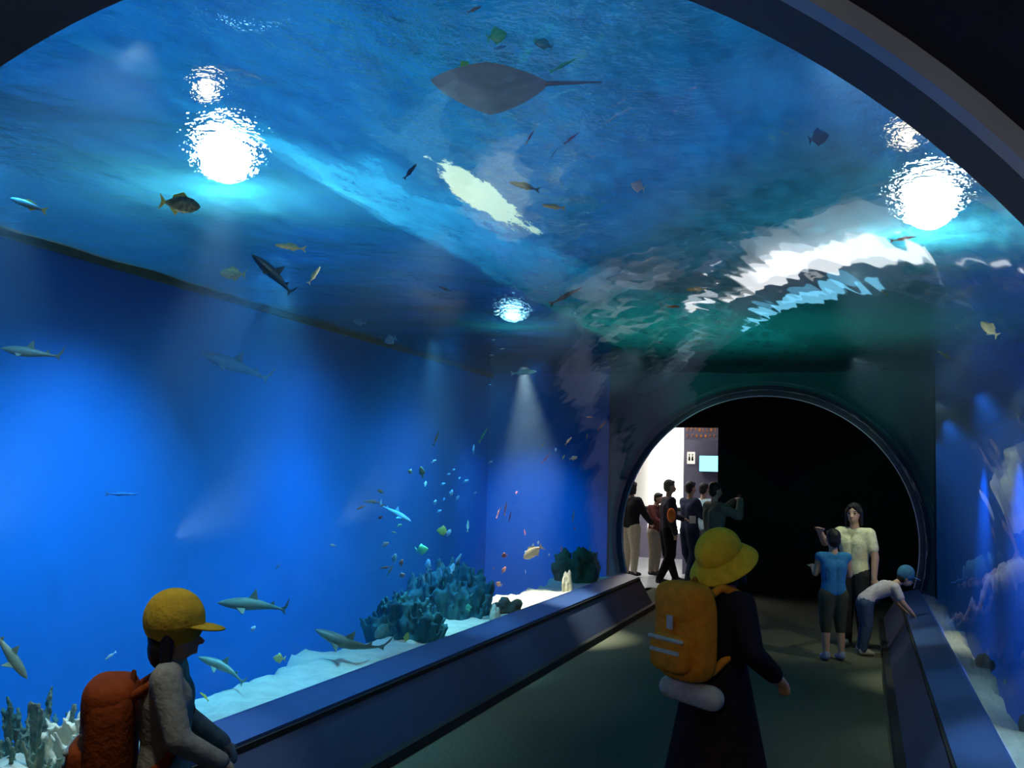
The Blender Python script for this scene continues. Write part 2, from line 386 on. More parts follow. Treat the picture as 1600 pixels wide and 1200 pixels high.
struct(MB().box(XL, -2.06, D-.03, D-.0, -1.55, ZW+.3).obj('wall_left_end', 'wall'))
struct(MB().box(XL-.1, XR+.1, 35.9, 36, ZR-.2, 4).obj('wall_back', 'endwall'))
# vestibule: black walls, ceiling; door opening to the lobby
struct(MB().box(1.98, 2.06, D+.1, 16.0, 0, 3.4).obj('wall_right_vestibule', 'black'))
struct(MB().box(-5, 2.06, D+.1, 16.0, 3.0, 3.1).obj('ceiling_vestibule', 'black'))
struct(MB().box(-5.1, -5, D+.1, 16.0, 0, 3.1).obj('wall_left_vestibule', 'black'))
struct(MB().box(-5, -1.9, D+.1, 16.0, -.1, 0).obj('floor_vestibule', 'lfloor'))
wb = struct(empty('wall_door')); MB().box(-.92, 2.06, 16.0, 16.15, 0, 3.4).obj('black_wall', 'black', wb); MB().box(-9, -.92, 16.0, 16.15, 2.52, 3.4).obj('lintel', 'black', wb)
# lobby
struct(MB().box(-10, -.9, 16.0, 26, -.1, 0).obj('floor_lobby', 'lfloor'))
struct(MB().box(-10, -.9, 16.15, 26, 3.5, 3.6).obj('ceiling_lobby', 'greypaint'))
struct(MB().box(-5.2, -3.3, 26, 26.1, 0, 3.5).obj('wall_lobby_far', 'white'))
struct(MB().box(-3.3, -.9, 26, 26.1, 0, 3.5).obj('wall_lobby_side', 'greypaint'))
struct(MB().box(-10, -5.2, 26, 26.1, 0, 3.5).obj('wall_lobby_corner', 'purple'))
struct(MB().box(-10.1, -10, 16, 26, 0, 3.5).obj('wall_lobby_left', 'cream'))
struct(MB().box(-.9, -.8, 16.15, 26, 0, 3.5).obj('wall_lobby_right', 'purple'))

# ------------------------------------------------------------------ tank contents: volume, surface, bed
volume_top = ZW+.06
pr = [(XL-.05,-1.55)] + [(XL-.05,volume_top),(XR+.05,volume_top),(XR+.05,ZR+.05),(2.0,ZR+.05),(2.0,ZB)] + arc(R+.06, A0, A1, 64) + [(-2.0,ZB),(-2.0,-1.55)]
v, f = extrude_y(pr, 1.35, D+.005); o = link('tank_water', mesh('tank_water', v, f), 'volume')
tag(o, 'clear blue water filling the tank around the tunnel', 'water', kind='stuff')
o2 = MB().box(2.12, XR+.05, D+.006, 35.95, ZR+.05, volume_top).obj('tank_water', 'volume'); tag(o2, 'blue water of the tank beyond the right end of the tunnel', 'water', kind='stuff')
def surf():
    xs = np.linspace(XL, XR, 150); ys = np.concatenate([np.linspace(1.3, D, 220)]); v = []
    for y in ys:
        for x in xs:
            z = ZW+.006*math.sin(5.1*x+2.3*y+.7*math.sin(3*y))+.005*math.sin(7.3*y-3.9*x+1.2*math.sin(2.2*x))
            v.append((x, y, z))
    nx = len(xs); f = [(j*nx+i, (j+1)*nx+i, (j+1)*nx+i+1, j*nx+i+1) for j in range(len(ys)-1) for i in range(nx-1)]
    n = len(v); v += [(2.0, D, ZW), (XR, D, ZW), (XR, 36, ZW), (2.0, 36, ZW)]; f.append((n, n+3, n+2, n+1))
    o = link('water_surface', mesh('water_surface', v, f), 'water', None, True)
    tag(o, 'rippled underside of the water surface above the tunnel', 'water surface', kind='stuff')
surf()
def nz(x, y, s=1.): return math.sin(x*3.1*s+1.7*math.sin(y*2.3*s))*.5+math.sin(y*4.7*s+2.1*math.sin(x*2.9*s+1))*.3+math.sin((x+y)*9.1*s)*.15
def bed(side):
    ys = np.linspace(1.3, D if side < 0 else 34, 260 if side < 0 else 420); v = []
    cols = [1.88, 1.95, 2.1, 2.2, 2.3, 2.4, 2.5, 2.6, 2.7, 2.9, 3.3, 3.9, 5.0] if side < 0 else [1.88, 1.95, 2.02, 2.08, 2.12, 2.18, 2.26, 2.4, 2.6, 2.8, 3.2, 4.0]
    cols = [c for c in cols if c <= (abs(XL) if side < 0 else XR)]+([abs(XL)] if side < 0 else [])
    for y in ys:
        wd = (2.52+.10*nz(y, 1.3)+.03*nz(y*5, .2)) if side < 0 else (2.05+.04*nz(y, .4)+.02*nz(y*5, 2))
        for c in cols:
            if c <= wd: z = .37+.035*nz(y*2, c*3)+.012*nz(y*9, c*11)
            else: z = .37-(c-wd)*(2.6 if side < 0 else 5)+.06*nz(y*2, c*2)
            z = max(z, (-1.45 if side < 0 else ZR+.12)+.08*nz(y, c)); v.append((side*c, y, z))
    n = len(cols); f = [(j*n+i, j*n+i+1, (j+1)*n+i+1, (j+1)*n+i) for j in range(len(ys)-1) for i in range(n-1)]
    if side > 0: f = [q[::-1] for q in f]
    return link('sand_bed', mesh('sand_bed', v, f), 'sand', None, True)
tag(bed(-1), 'pale sand bank rising outside the left glass', 'sand', kind='stuff'); tag(bed(1), 'pale sand strip outside the right glass', 'sand', kind='stuff')

# ------------------------------------------------------------------ flood lamps seen under the surface
def flood_or_sparkle_lamp(px, py, up, size, label, power, aim, colr, spot=70, em='lamp'):
    """lamp of the service deck, or one added for reflected sparkle, seen through the rippled surface; its beam enters the water under it"""
    P = at_z(px, py, ZW); v = P-Vector(CO); v.normalize()
    st = math.sqrt(v.x**2+v.y**2)/1.08; h = Vector((v.x, v.y, 0)).normalized()*st; d2 = Vector((h.x, h.y, math.sqrt(1-st*st)))
    p = P+d2*(up/d2.z); e = empty('flood_or_sparkle_lamp', p)
    tag(e, label, 'lamp')
    b = MB(); b.ell((0,0,0), size*.72, size*.8, size*1.5, 20); b.obj('lamp_face', em, e, True)
    h = MB(); h.cap((0,0,size*1.2), (0,0,size*1.7), size*.8, size*.6, 20); h.obj('housing', 'ring', e, True)
    q = P+Vector((0,0,-.06)); light('SPOT', 'flood_beam', q, q+Vector(aim), power, colr, .06, spot, .8)
    return e
M['lampsparkle'] = emis('warm_sparkle_face', (1,.72,.42), 22)  # for added lamps that stand in for sparkle reflected above the flood lamps
M['lampblue'] = emis('blue_lamp_face', (.35,.85,1), 40)
flood_or_sparkle_lamp(352, 240, .35, .17, 'brilliant white flood lamp above the rippling water at upper left', 260, (-.12,.1,-2), (.8,.93,1), 38)
flood_or_sparkle_lamp(1452, 315, .35, .19, 'brilliant white flood lamp above the rippling water at upper right', 260, (.50,.3,-2), (.8,.93,1), 34)
flood_or_sparkle_lamp(322, 138, .25, .055, 'added faint lamp standing in for the warm sparkle above the upper left flood lamp', 6, (-.1,.3,-2), (1,.8,.6), 60, 'lampsparkle')
flood_or_sparkle_lamp(1416, 212, .25, .06, 'added faint lamp standing in for the warm sparkle above the upper right flood lamp', 6, (.1,.3,-2), (1,.8,.6), 60, 'lampsparkle')
flood_or_sparkle_lamp(801, 492, .30, .11, 'small blue-white lamp above the water deep in the tank', 40, (-.6,.2,-2), (.3,.75,1), 60, 'lampblue')

# ------------------------------------------------------------------ lobby furniture and signs
def boxthing(name, label, cat, x0, x1, y0, y1, z0, z1, m, group=None):
    e = MB().box(x0, x1, y0, y1, z0, z1).obj(name, m); return tag(e, label, cat, group)
Yc = 18.6
c = empty('column', (0,0,0)); tag(c, 'purple-grey column in the bright lobby carrying the restroom sign', 'column')
xa, xb = at_y(1068, 720, Yc).x, -.95
MB().box(xa, xb, Yc, Yc+1.0, 0, 3.5).obj('shaft', 'purple', c)
s_ = empty('restroom_sign', (0,0,0)); tag(s_, 'small white sign with two dark figures on the lobby column', 'sign')
a, b_ = at_y(1074, 706, Yc), at_y(1086, 725, Yc)
MB().box(a.x, b_.x, Yc-.03, Yc-.005, b_.z, a.z).obj('plate', 'plate', s_)
for k in (.3, .7):
    x = a.x+(b_.x-a.x)*k; z0 = b_.z+(a.z-b_.z)*.25; g = MB()
    g.ell((x, Yc-.035, z0+.11), .014, .006, .014, 8); g.cap((x, Yc-.035, z0+.02), (x, Yc-.035, z0+.075), .020, .012, 8); g.obj('figure', 'black', s_)
t_ = empty('wall_screen', (0,0,0)); tag(t_, 'glowing blue screen hanging beside the lobby column', 'screen')
a, b_ = at_y(1092, 711, Yc-.15), at_y(1125, 738, Yc-.15)
MB().box(a.x, b_.x, Yc-.14, Yc-.04, b_.z, a.z).obj('casing', 'black', t_); MB().box(a.x+.01, b_.x-.01, Yc-.15, Yc-.141, b_.z+.01, a.z-.01).obj('display', 'screen', t_)
bn = empty('sign_banner', (0,0,0)); tag(bn, 'purple-grey sign board with rows of orange lettering near the lobby ceiling', 'sign')
Yb = 18.0; a, b_ = at_y(1070, 664, Yb), at_y(1124, 688, Yb)
MB().box(a.x, b_.x, Yb, Yb+.06, b_.z, 3.5).obj('board', 'purple', bn)
random.seed(3)
GL = [[(0,0),(1,0),(1,.25),(.3,.25),(.3,1),(0,1)], [(0,0),(.3,0),(.3,.75),(1,.75),(1,1),(0,1)], [(.35,0),(.65,0),(.65,.75),(1,.75),(1,1),(0,1),(0,.75),(.35,.75)], [(0,0),(1,0),(1,1),(0,1)]]
for row, (n_, h_) in enumerate(((8, .06), (7, .045))):
    for i in range(n_):
        x = a.x+.04+i*(b_.x-a.x-.06)/n_; z = a.z-.11-row*.10; q = GL[random.randrange(4)]; k = len(q)
        v = [(x+u*.034, Yb-.012, z+w_*h_) for u, w_ in q]+[(x+u*.034, Yb-.002, z+w_*h_) for u, w_ in q]
        link('letter', mesh('letter', v, [tuple(range(k)), tuple(range(k, 2*k))[::-1]]+[(j, j+k, (j+1)%k+k, (j+1)%k) for j in range(k)]), 'orange_sign', bn)
# soffit, lit panels, bright tubes of the lobby
sf = MB().box(-3.2, xa, 19.5, 21, 2.95, 3.1).obj('soffit', 'white'); struct(sf)
for i, (x, y) in enumerate(((-1.9, 17.2), (-3.4, 17.2), (-1.9, 19.0), (-5.0, 18.4), (-3.6, 20.6), (-6.8, 20.0))):
    e = empty('ceiling_light', (x, y, 3.42)); tag(e, 'long white fluorescent light on the lobby ceiling', 'light', 'fluorescent lights of the lobby ceiling')
    MB().box(-.12, .12, -.6, .6, .03, .07).obj('fixture', 'white', e)
    for q in (-.06, .06): MB().cap((q,-.55,0), (q,.55,0), .022, .022, 8).obj('tube', 'tube', e)
k = MB().box(-3.9, -2.75, 25.7, 25.95, .9, 3.0); struct(k.obj('window_2', 'glow'))
for i in range(3): struct(MB().box(-9.2+i*1.3, -8.9+i*1.3, 25.8, 25.95, .9, 2.3).obj('window_%d' % (3+i), 'glow'))
for i in range(3): struct(MB().box(-9.97, -9.93, 17.5+i*2.6, 18.2+i*2.6, 1.2+i*.2, 1.6+i*.2).obj('window_%d' % (6+i), 'glow'))
boxthing('wall_partition', 'cream partition wall at the left of the lobby', 'partition', -4.3, -3.3, 20.2, 20.4, 0, 2.4, 'cream')
cn = empty('display_counter'); tag(cn, 'dark grey counter with glowing cases behind the visitors', 'counter')
MB().box(-3.6, -2.0, 22.0, 22.8, 0, 1.02).obj('body', 'purple', cn); MB().box(-3.65, -1.95, 21.95, 22.85, 1.02, 1.08).obj('worktop', 'black', cn)
for q in (-3.2, -2.75): MB().box(q, q+.25, 21.97, 21.99, .55, .85).obj('lit_case', 'glow', cn)
rp = MB().box(-6.5, -5.2, 19.0, 19.1, .6, 1.4).obj('notice_board', 'orange_sign'); tag(rp, 'reddish orange display panel standing in the lobby', 'panel')

# ------------------------------------------------------------------ corals and rocks
def coral(name, label, mt, base, n, spread, h, r, seed, voxel=.025, spikes=0, lean=.2, cat='coral', ysp=1.0, jit=.05):
    random.seed(seed); b = MB()
    b.ell((0,0,h*.10), spread*.75, spread*.75*ysp, h*.35, 14)
    for i in range(n):
        a = random.random()*6.283; q = math.sqrt(random.random()); x = math.cos(a)*q*spread; y = math.sin(a)*q*spread*ysp
        hh = h*(1-.55*q*q)*random.uniform(.72, 1.05); tip = Vector((x*(1+lean)+random.uniform(-jit,jit)*h, y*(1+lean)+random.uniform(-jit,jit)*h*.6, hh))
        b.cap((x*.8, y*.8, 0), tip, r*random.uniform(.8,1.2), r*random.uniform(.45,.7), 8)
        for k in range(spikes):
            t = random.uniform(.4, .95); p = Vector((x*.8, y*.8, 0)).lerp(tip, t); aa = random.random()*6.283
            b.cap(p, p+Vector((math.cos(aa)*.6, math.sin(aa)*.6, random.uniform(.3,1.1)))*r*2.4, r*.5, r*.22, 6)
    o = b.fused(name, mt, None, voxel, 1); o.location = base; tag(o, label, cat); return o
def rock(label, mt, base, rx, ry, rz, seed, name='rock', cat='rock'):
    random.seed(seed); b = MB()
    for i in range(9):
        b.ell((random.uniform(-.6,.6)*rx, random.uniform(-.6,.6)*ry, random.uniform(0,.5)*rz), rx*random.uniform(.3,.6), ry*random.uniform(.3,.6), rz*random.uniform(.35,.7), 8)
    o = b.fused(name, mt, None, min(rx,ry,rz)*.12, 1); o.location = base; tag(o, label, cat); return o
def bank(px, py, x): p = at_x(px, py, x); return p
p = bank(45, 1195, -2.45); coral('bushy_coral', 'spiky grey-green coral bush at the bottom left of the tank', 'coralgreen', (p.x, p.y, .12), 150, .34, .50, .015, 5, .009, 16, .35, jit=.35)
p = bank(122, 1195, -2.15); coral('rock', 'jagged cream rock beside the bushy coral at bottom left', 'rockcream', (p.x, p.y, .33), 26, .15, .22, .035, 4, .009, 3, .3, cat='rock')
p = bank(630, 975, -2.35); coral('finger_coral', 'low teal finger coral at the left of the big thicket', 'coralteal', (p.x, p.y, .30), 110, .36, .40, .030, 8, .018, 2, .05)
p = bank(700, 955, -2.55); coral('finger_coral', 'tall dark teal thicket of finger coral rising behind the sand', 'coralteal', (p.x, p.y, .25), 190, .50, .62, .032, 9, .02, 2, .04)
p = bank(590, 1010, -2.3)
p = bank(788, 952, -2.02); rock('dark green rock lying on the bright sand beside the thicket', 'rockdark', (p.x, p.y, .40), .10, .32, .13, 11)
p = bank(773, 958, -1.99); rock('small cream stump at the near end of the bright sand', 'rockcream', (p.x, p.y, .38), .05, .07, .15, 12, 'coral_stump', 'coral')
p = bank(885, 915, -2.0); rock('white upright coral stump at the far end of the bright sand', 'rockcream', (p.x, p.y, .38), .06, .09, .24, 13, 'coral_stump', 'coral')
p = bank(900, 912, -2.25); coral('leafy_coral', 'dark green reef bush near the far end of the left glass', 'bush', (p.x, 12.7, .3), 24, .30, .50, .06, 15, .03, 2)
p = bank(935, 915, -2.1); rock('rounded dark green rock at the far end of the left bank', 'bush', (-2.25, 13.1, .35), .22, .3, .25, 16)
p = at_x(1536, 1100, 2.05); rock('dark rock on the cyan sand outside the right glass', 'rockdark', (2.07, p.y, .36), .06, .16, .09, 17)
p = at_x(1597, 1185, 2.03); rock('dark rock at the near end of the right sand strip', 'rockdark', (2.08, p.y, .36), .07, .14, .10, 18)

# ------------------------------------------------------------------ fish
FM = {}
def fmat(c, c2=None, rough=.45):
    k = (c, c2)
    if k not in FM: FM[k] = pbr('fish_skin', c, rough, c2 or tuple(x*.75 for x in c), 9, 0, .5)
    return FM[k]
def fish_mesh(kind, bend=0.):
    """body of unit length along x (head at +x), loft of elliptical rings"""
    prof = {'slim':   [(.5,.0,.0),(.45,.035,.025),(.3,.075,.05),(.1,.09,.06),(-.1,.075,.05),(-.25,.045,.03),(-.36,.02,.012)],
            'oval':   [(.5,.0,.0),(.44,.08,.04),(.3,.17,.07),(.1,.21,.08),(-.1,.17,.06),(-.25,.09,.035),(-.34,.04,.015)],
            'disc':   [(.5,.0,.0),(.45,.07,.03),(.34,.20,.06),(.14,.34,.075),(-.06,.34,.06),(-.22,.20,.035),(-.32,.07,.015)],
            'thin':   [(.5,.0,.0),(.4,.02,.015),(.2,.04,.03),(0,.045,.03),(-.2,.035,.025),(-.34,.02,.012),(-.40,.012,.008)],
            'shark':  [(.5,.0,.0),(.46,.022,.035),(.38,.05,.065),(.25,.075,.082),(.1,.082,.08),(-.05,.062,.058),(-.2,.036,.034),(-.32,.02,.018),(-.40,.013,.011)]}[kind]
    n = 14; V = []; Fc = []
    def bx(x, y): 
        t = max(0, .15-x); return (x, y+bend*t*t*1.6)
    for (x, h, w_) in prof:
        for i in range(n):
            a = 2*math.pi*i/n; X, Y = bx(x, math.cos(a)*w_); V.append((X, Y, math.sin(a)*h))
    for k in range(len(prof)-1):
        for i in range(n): Fc.append((k*n+i, (k+1)*n+i, (k+1)*n+(i+1)%n, k*n+(i+1)%n))
    Fc.append(tuple((len(prof)-1)*n+i for i in range(n))[::-1])
    def fin(pts, th=.008):
        k = len(pts); v = []
        for s_ in (-1, 1):
            for (x, z) in pts: X, Y = bx(x, 0); v.append((X, Y+s_*th, z))
        f = [tuple(range(k)), tuple(range(k, 2*k))[::-1]]+[(i, i+k, (i+1)%k+k, (i+1)%k) for i in range(k)]
        return v, f
    if kind == 'shark':
        fins = {'dorsal_fin': [fin([(.10,.07),(.0,.20),(-.015,.15),(-.03,.05)]), fin([(-.20,.03),(-.26,.085),(-.27,.02)])],
                'tail_fin': [fin([(-.36,.015),(-.42,.04),(-.5,.17),(-.475,.06),(-.43,-.0),(-.44,-.06),(-.37,-.015)])]}
        pv = []
        for s_ in (-1, 1):
            v = [(.24, s_*.06, -.03), (.12, s_*.24, -.07), (.10, s_*.22, -.075), (.12, s_*.06, -.04), (.24, s_*.06, -.045), (.12, s_*.24, -.08), (.10, s_*.22, -.085), (.12, s_*.06, -.055)]
            f = [(0,1,2,3), (7,6,5,4), (0,4,5,1), (1,5,6,2), (2,6,7,3), (3,7,4,0)]; pv.append((v, f))
        fins['pectoral_fin'] = pv
    else:
        hh = {'slim':.09, 'oval':.21, 'disc':.34, 'thin':.045}[kind]
        fins = {'tail_fin': [fin([(-.32,.01),(-.5,hh*.7+.05),(-.44,0),(-.5,-hh*.7-.05),(-.32,-.01)])],
                'dorsal_fin': [fin([(.2,hh*.8),(.05,hh*1.35+.01),(-.18,hh*.85+.015),(-.2,hh*.45)]), fin([(0,-hh*.85),(-.08,-hh*1.25-.01),(-.22,-hh*.6),(-.2,-hh*.4)])]}
    return (V, Fc), fins
FCACHE = {}
def fish(px, py, lpx, ang, kind, c, label, depth=.35, cat='fish', c2=None, finc=None, yawo=0., bend=0., group=None, name=None, dist=None):
    """px,py: where it is seen; lpx: length in pixels; ang: heading on the picture in degrees (0 right, 90 up); depth: share of the way through the water behind the glass"""
    v = ray(px, py); 
    oo = np.array([CX, CZ-ZC]); vv = np.array([v[0], v[2]]); a = vv@vv; b = oo@vv; cc = oo@oo-(R+.12)**2
    t0 = (-b+math.sqrt(b*b-a*cc))/a; ts = []
    if v[0] < 0: ts.append((XL+.15-CX)/v[0])
    if v[0] > 0: ts.append((XR-.15-CX)/v[0])
    if v[2] > 0: ts.append((ZW-.10-CZ)/v[2])
    if v[2] < 0: ts.append((-1.2-CZ)/v[2])
    ts.append(((D if px < 1440 else 30)-.25)/v[1])
    t1 = min(ts); t = t0+(max(t1, t0)-t0)*depth if dist is None else dist
    P = Vector(CO+v*t); L = lpx/F*t
    key = (kind, round(bend,1))
    if key not in FCACHE:
        (V, Fc), fins = fish_mesh(kind, bend); FCACHE[key] = (V, Fc, fins)
    V, Fc, fins = FCACHE[key]
    an = math.radians(ang); X = Vector(CR*math.cos(an)+CU*math.sin(an)); X = (X+Vector(CF)*yawo).normalized()
    side = Vector(CF) if math.cos(an) >= -1e-6 else -Vector(CF)
    Y = (side-X*side.dot(X)).normalized(); Z = X.cross(Y)
    if Z.z < 0 and abs(math.cos(an)) > .2: Y, Z = -Y, -Z
    nm = name or ('shark' if kind == 'shark' else 'fish')
    mw = Matrix(((X.x,Y.x,Z.x,P.x),(X.y,Y.y,Z.y,P.y),(X.z,Y.z,Z.z,P.z),(0,0,0,1))) @ Matrix.Scale(L, 4)
    big = lpx >= 30
    if big:
        e = empty(nm); e.matrix_world = mw; link('body', mesh('fish_body', V, Fc), fmat(c, c2), e, True)
        for k_, lst in fins.items():
            for (fv, ff) in lst: link(k_, mesh('fin', fv, ff), fmat(finc or c), e)
    else:
        b_ = MB(); b_.add(V, Fc)
        for lst in fins.values():
            for q in lst: b_.add(*q)
        e = b_.obj(nm, fmat(c, c2), None, True); e.matrix_world = mw
    tag(e, label, cat, group)
    if group: e['seen'] = -float(py)
    return e
OLIVE=(.16,.20,.13); CREAM=(.85,.80,.58); PALE=(.55,.80,.85); CYAN=(.25,.75,.95); GREEN=(.20,.75,.40); YEL=(.85,.75,.12); BRN=(.30,.15,.09); REDF=(.65,.12,.07); GREY=(.30,.38,.38)
# sharks and long fish
fish(400, 944, 122, 178, 'shark', OLIVE, 'olive shark swimming left just beyond the yellow cap', .35, 'shark', bend=.5)
fish(545, 1008, 118, 155, 'shark', (.13,.16,.12), 'dark olive shark diving over the sand bank with curled tail', .1, 'shark', bend=-1.2)
fish(352, 1042, 92, 160, 'shark', (.25,.34,.22), 'pale olive shark angled behind the shoulder of the child in the cap', .25, 'shark', bend=.8)
fish(14, 1020, 100, -55, 'shark', (.38,.36,.22), 'tan shark cut off by the left edge of the view', .3, 'shark')
fish(372, 573, 128, 160, 'shark', (.06,.10,.13), 'dim slate shark under the waterline on the left', .7, 'shark', bend=.4)
fish(50, 551, 100, 172, 'shark', (.20,.18,.13), 'slender brown shark near the left edge below the waterline', .5, 'shark')
fish(432, 432, 105, 138, 'shark', (.02,.04,.08), 'dark shark silhouette just under the water surface', .6, 'shark', bend=1.0)
fish(617, 801, 58, -28, 'shark', (.25,.70,.80), 'small pale cyan shark gliding above the reef', .6, 'shark')
fish(190, 772, 54, 0, 'thin', (.10,.35,.75), 'faint blue slim fish in open water at left', .8)
fish(885, 462, 62, 28, 'thin', (.22,.12,.10), 'long brown slender fish under the surface above the far school', .6)
# upper left group
fish(45, 320, 62, 160, 'slim', (.10,.22,.28), 'dim blue fish with yellow tail near the left edge', .5, finc=(.6,.5,.12))
fish(281, 319, 66, -8, 'oval', (.03,.04,.04), 'black fish with yellow fins below the left flood lamp', .4, c2=(.25,.28,.2), finc=(.85,.75,.15))
fish(454, 386, 50, 172, 'slim', (.80,.72,.42), 'pale yellow slim fish above the dark shark', .35)
fish(364, 428, 42, 176, 'oval', (.90,.85,.55), 'round cream fish left of the dark shark', .4)
fish(491, 430, 34, 55, 'slim', (.90,.80,.52), 'cream slim fish swimming up at the right of the dark shark', .4)
fish(641, 268, 32, 50, 'slim', (.015,.02,.05), 'dark blue slim fish against the bright surface band', .5)
fish(1279, 215, 34, 15, 'disc', (.015,.02,.03), 'dark round fish near the surface at upper right', .5)
fish(820, 291, 50, 165, 'slim', (.16,.15,.10), 'olive slim fish just right of the cream sheen', .5)
fish(865, 323, 38, 172, 'slim', (.85,.55,.25), 'orange-cream slim fish right of the cream sheen', .4)
fish(997, 291, 24, 160, 'disc', (.90,.70,.38), 'small golden disc fish left of the white reflections', .4)
fish(1088, 452, 34, 180, 'slim', (.85,.42,.08), 'orange fish with spread fins among the reflections', .4)
fish(1053, 479, 20, 0, 'slim', (.85,.10,.06), 'small bright red fish left of the orange one', .4)
fish(1085, 482, 18, 180, 'slim', (.45,.42,.08), 'small olive-yellow fish under the orange one', .4)
fish(1412, 373, 46, 10, 'thin', (.75,.15,.08), 'red slender fish below the right flood lamp', .4)
fish(1546, 514, 36, 140, 'oval', (.92,.92,.62), 'cream white fish with raised tail in the right tank', .3)
fish(1478, 556, 30, 150, 'slim', (.22,.25,.15), 'olive slim fish in the right tank left of the cream one', .3)
fish(1374, 452, 34, 145, 'thin', (.20,.24,.12), 'olive slender fish near the right end of the wavy reflection', .4)
fish(818, 582, 42, 5, 'slim', (.35,.85,.95), 'pale cyan slim fish below the small blue lamp', .5)
fish(562, 503, 22, 170, 'oval', (.15,.45,.7), 'faint blue oval fish left of the small blue lamp', .7)
fish(610, 531, 20, 200, 'disc', (.20,.45,.6), 'faint grey-blue disc fish in mid water', .7)
fish(695, 451, 22, 160, 'slim', (.04,.09,.16), 'dark slim fish under the surface left of the blue lamp', .6)
# top of the vault
fish(776, 56, 34, 15, 'disc', (.12,.75,.38), 'bright green disc fish highest overhead', .4)
fish(781, 74, 22, 10, 'slim', (.15,.45,.85), 'blue reflection of the highest green fish, made as a small fish', .5)  # mirror image of the green fish, made as a second fish
fish(849, 69, 34, 160, 'oval', (.10,.40,.45), 'teal oval fish overhead right of the bright green one', .4)
fish(725, 102, 19, 30, 'disc', (.25,.80,.20), 'small green disc fish overhead, upper of a close pair', .5)
fish(742, 104, 13, 80, 'oval', (.2,.5,.8), 'tiny blue fish beside the close green pair', .5)
fish(707, 121, 22, 165, 'disc', (.30,.85,.30), 'small green disc fish overhead, lower of a close pair', .5)
fish(880, 102, 50, 28, 'thin', (.10,.70,.42), 'long green slender fish overhead', .4)
fish(741, 15, 26, 25, 'slim', (.25,.22,.12), 'brown slim fish at the top edge overhead', .4)
fish(828, 214, 26, 60, 'thin', (.55,.16,.14), 'short red slender fish near the surface, left of a pair', .5)
fish(893, 216, 32, 38, 'thin', (.55,.16,.14), 'red slender fish near the surface, right of a pair', .5)
fish(865, 240, 26, 55, 'thin', (.35,.60,.80), 'pale blue slender fish below the two red ones', .5)
def stingray(px, py, z, span, rz, label):
    n = 28; V = []; Fc = []
    for s_ in (1, -1):
        for j in range(9):
            q = j/8
            for i in range(n):
                a = 2*math.pi*i/n; rad = .5/(abs(math.cos(a))**1.3+abs(math.sin(a))**1.3)**(1/1.3)
                x, y = math.cos(a)*rad*q, math.sin(a)*rad*q*.85
                V.append((x*span, y*span, s_*span*(.07*(1-q**1.5))-.06*span*abs(x)*2+.0))
    for s_ in (0, 1):
        for j in range(8):
            for i in range(n):
                o_ = s_*9*n; f = (o_+j*n+i, o_+j*n+(i+1)%n, o_+(j+1)*n+(i+1)%n, o_+(j+1)*n+i); Fc.append(f if s_ else f[::-1])
    e = empty('stingray', at_z(px, py, z), rz); tag(e, label, 'ray'); link('body', mesh('ray', V, Fc), fmat((.60,.62,.64), (.42,.46,.50)), e, True)
    MB().cap((0,-.40*span,0), (.06*span,-.80*span,.02), .02*span, .005*span, 8).obj('tail', fmat((.3,.32,.35)), e, True)
    return e
stingray(765, 128, 2.98, .46, 1.9, 'broad grey ray gliding overhead just under the surface')

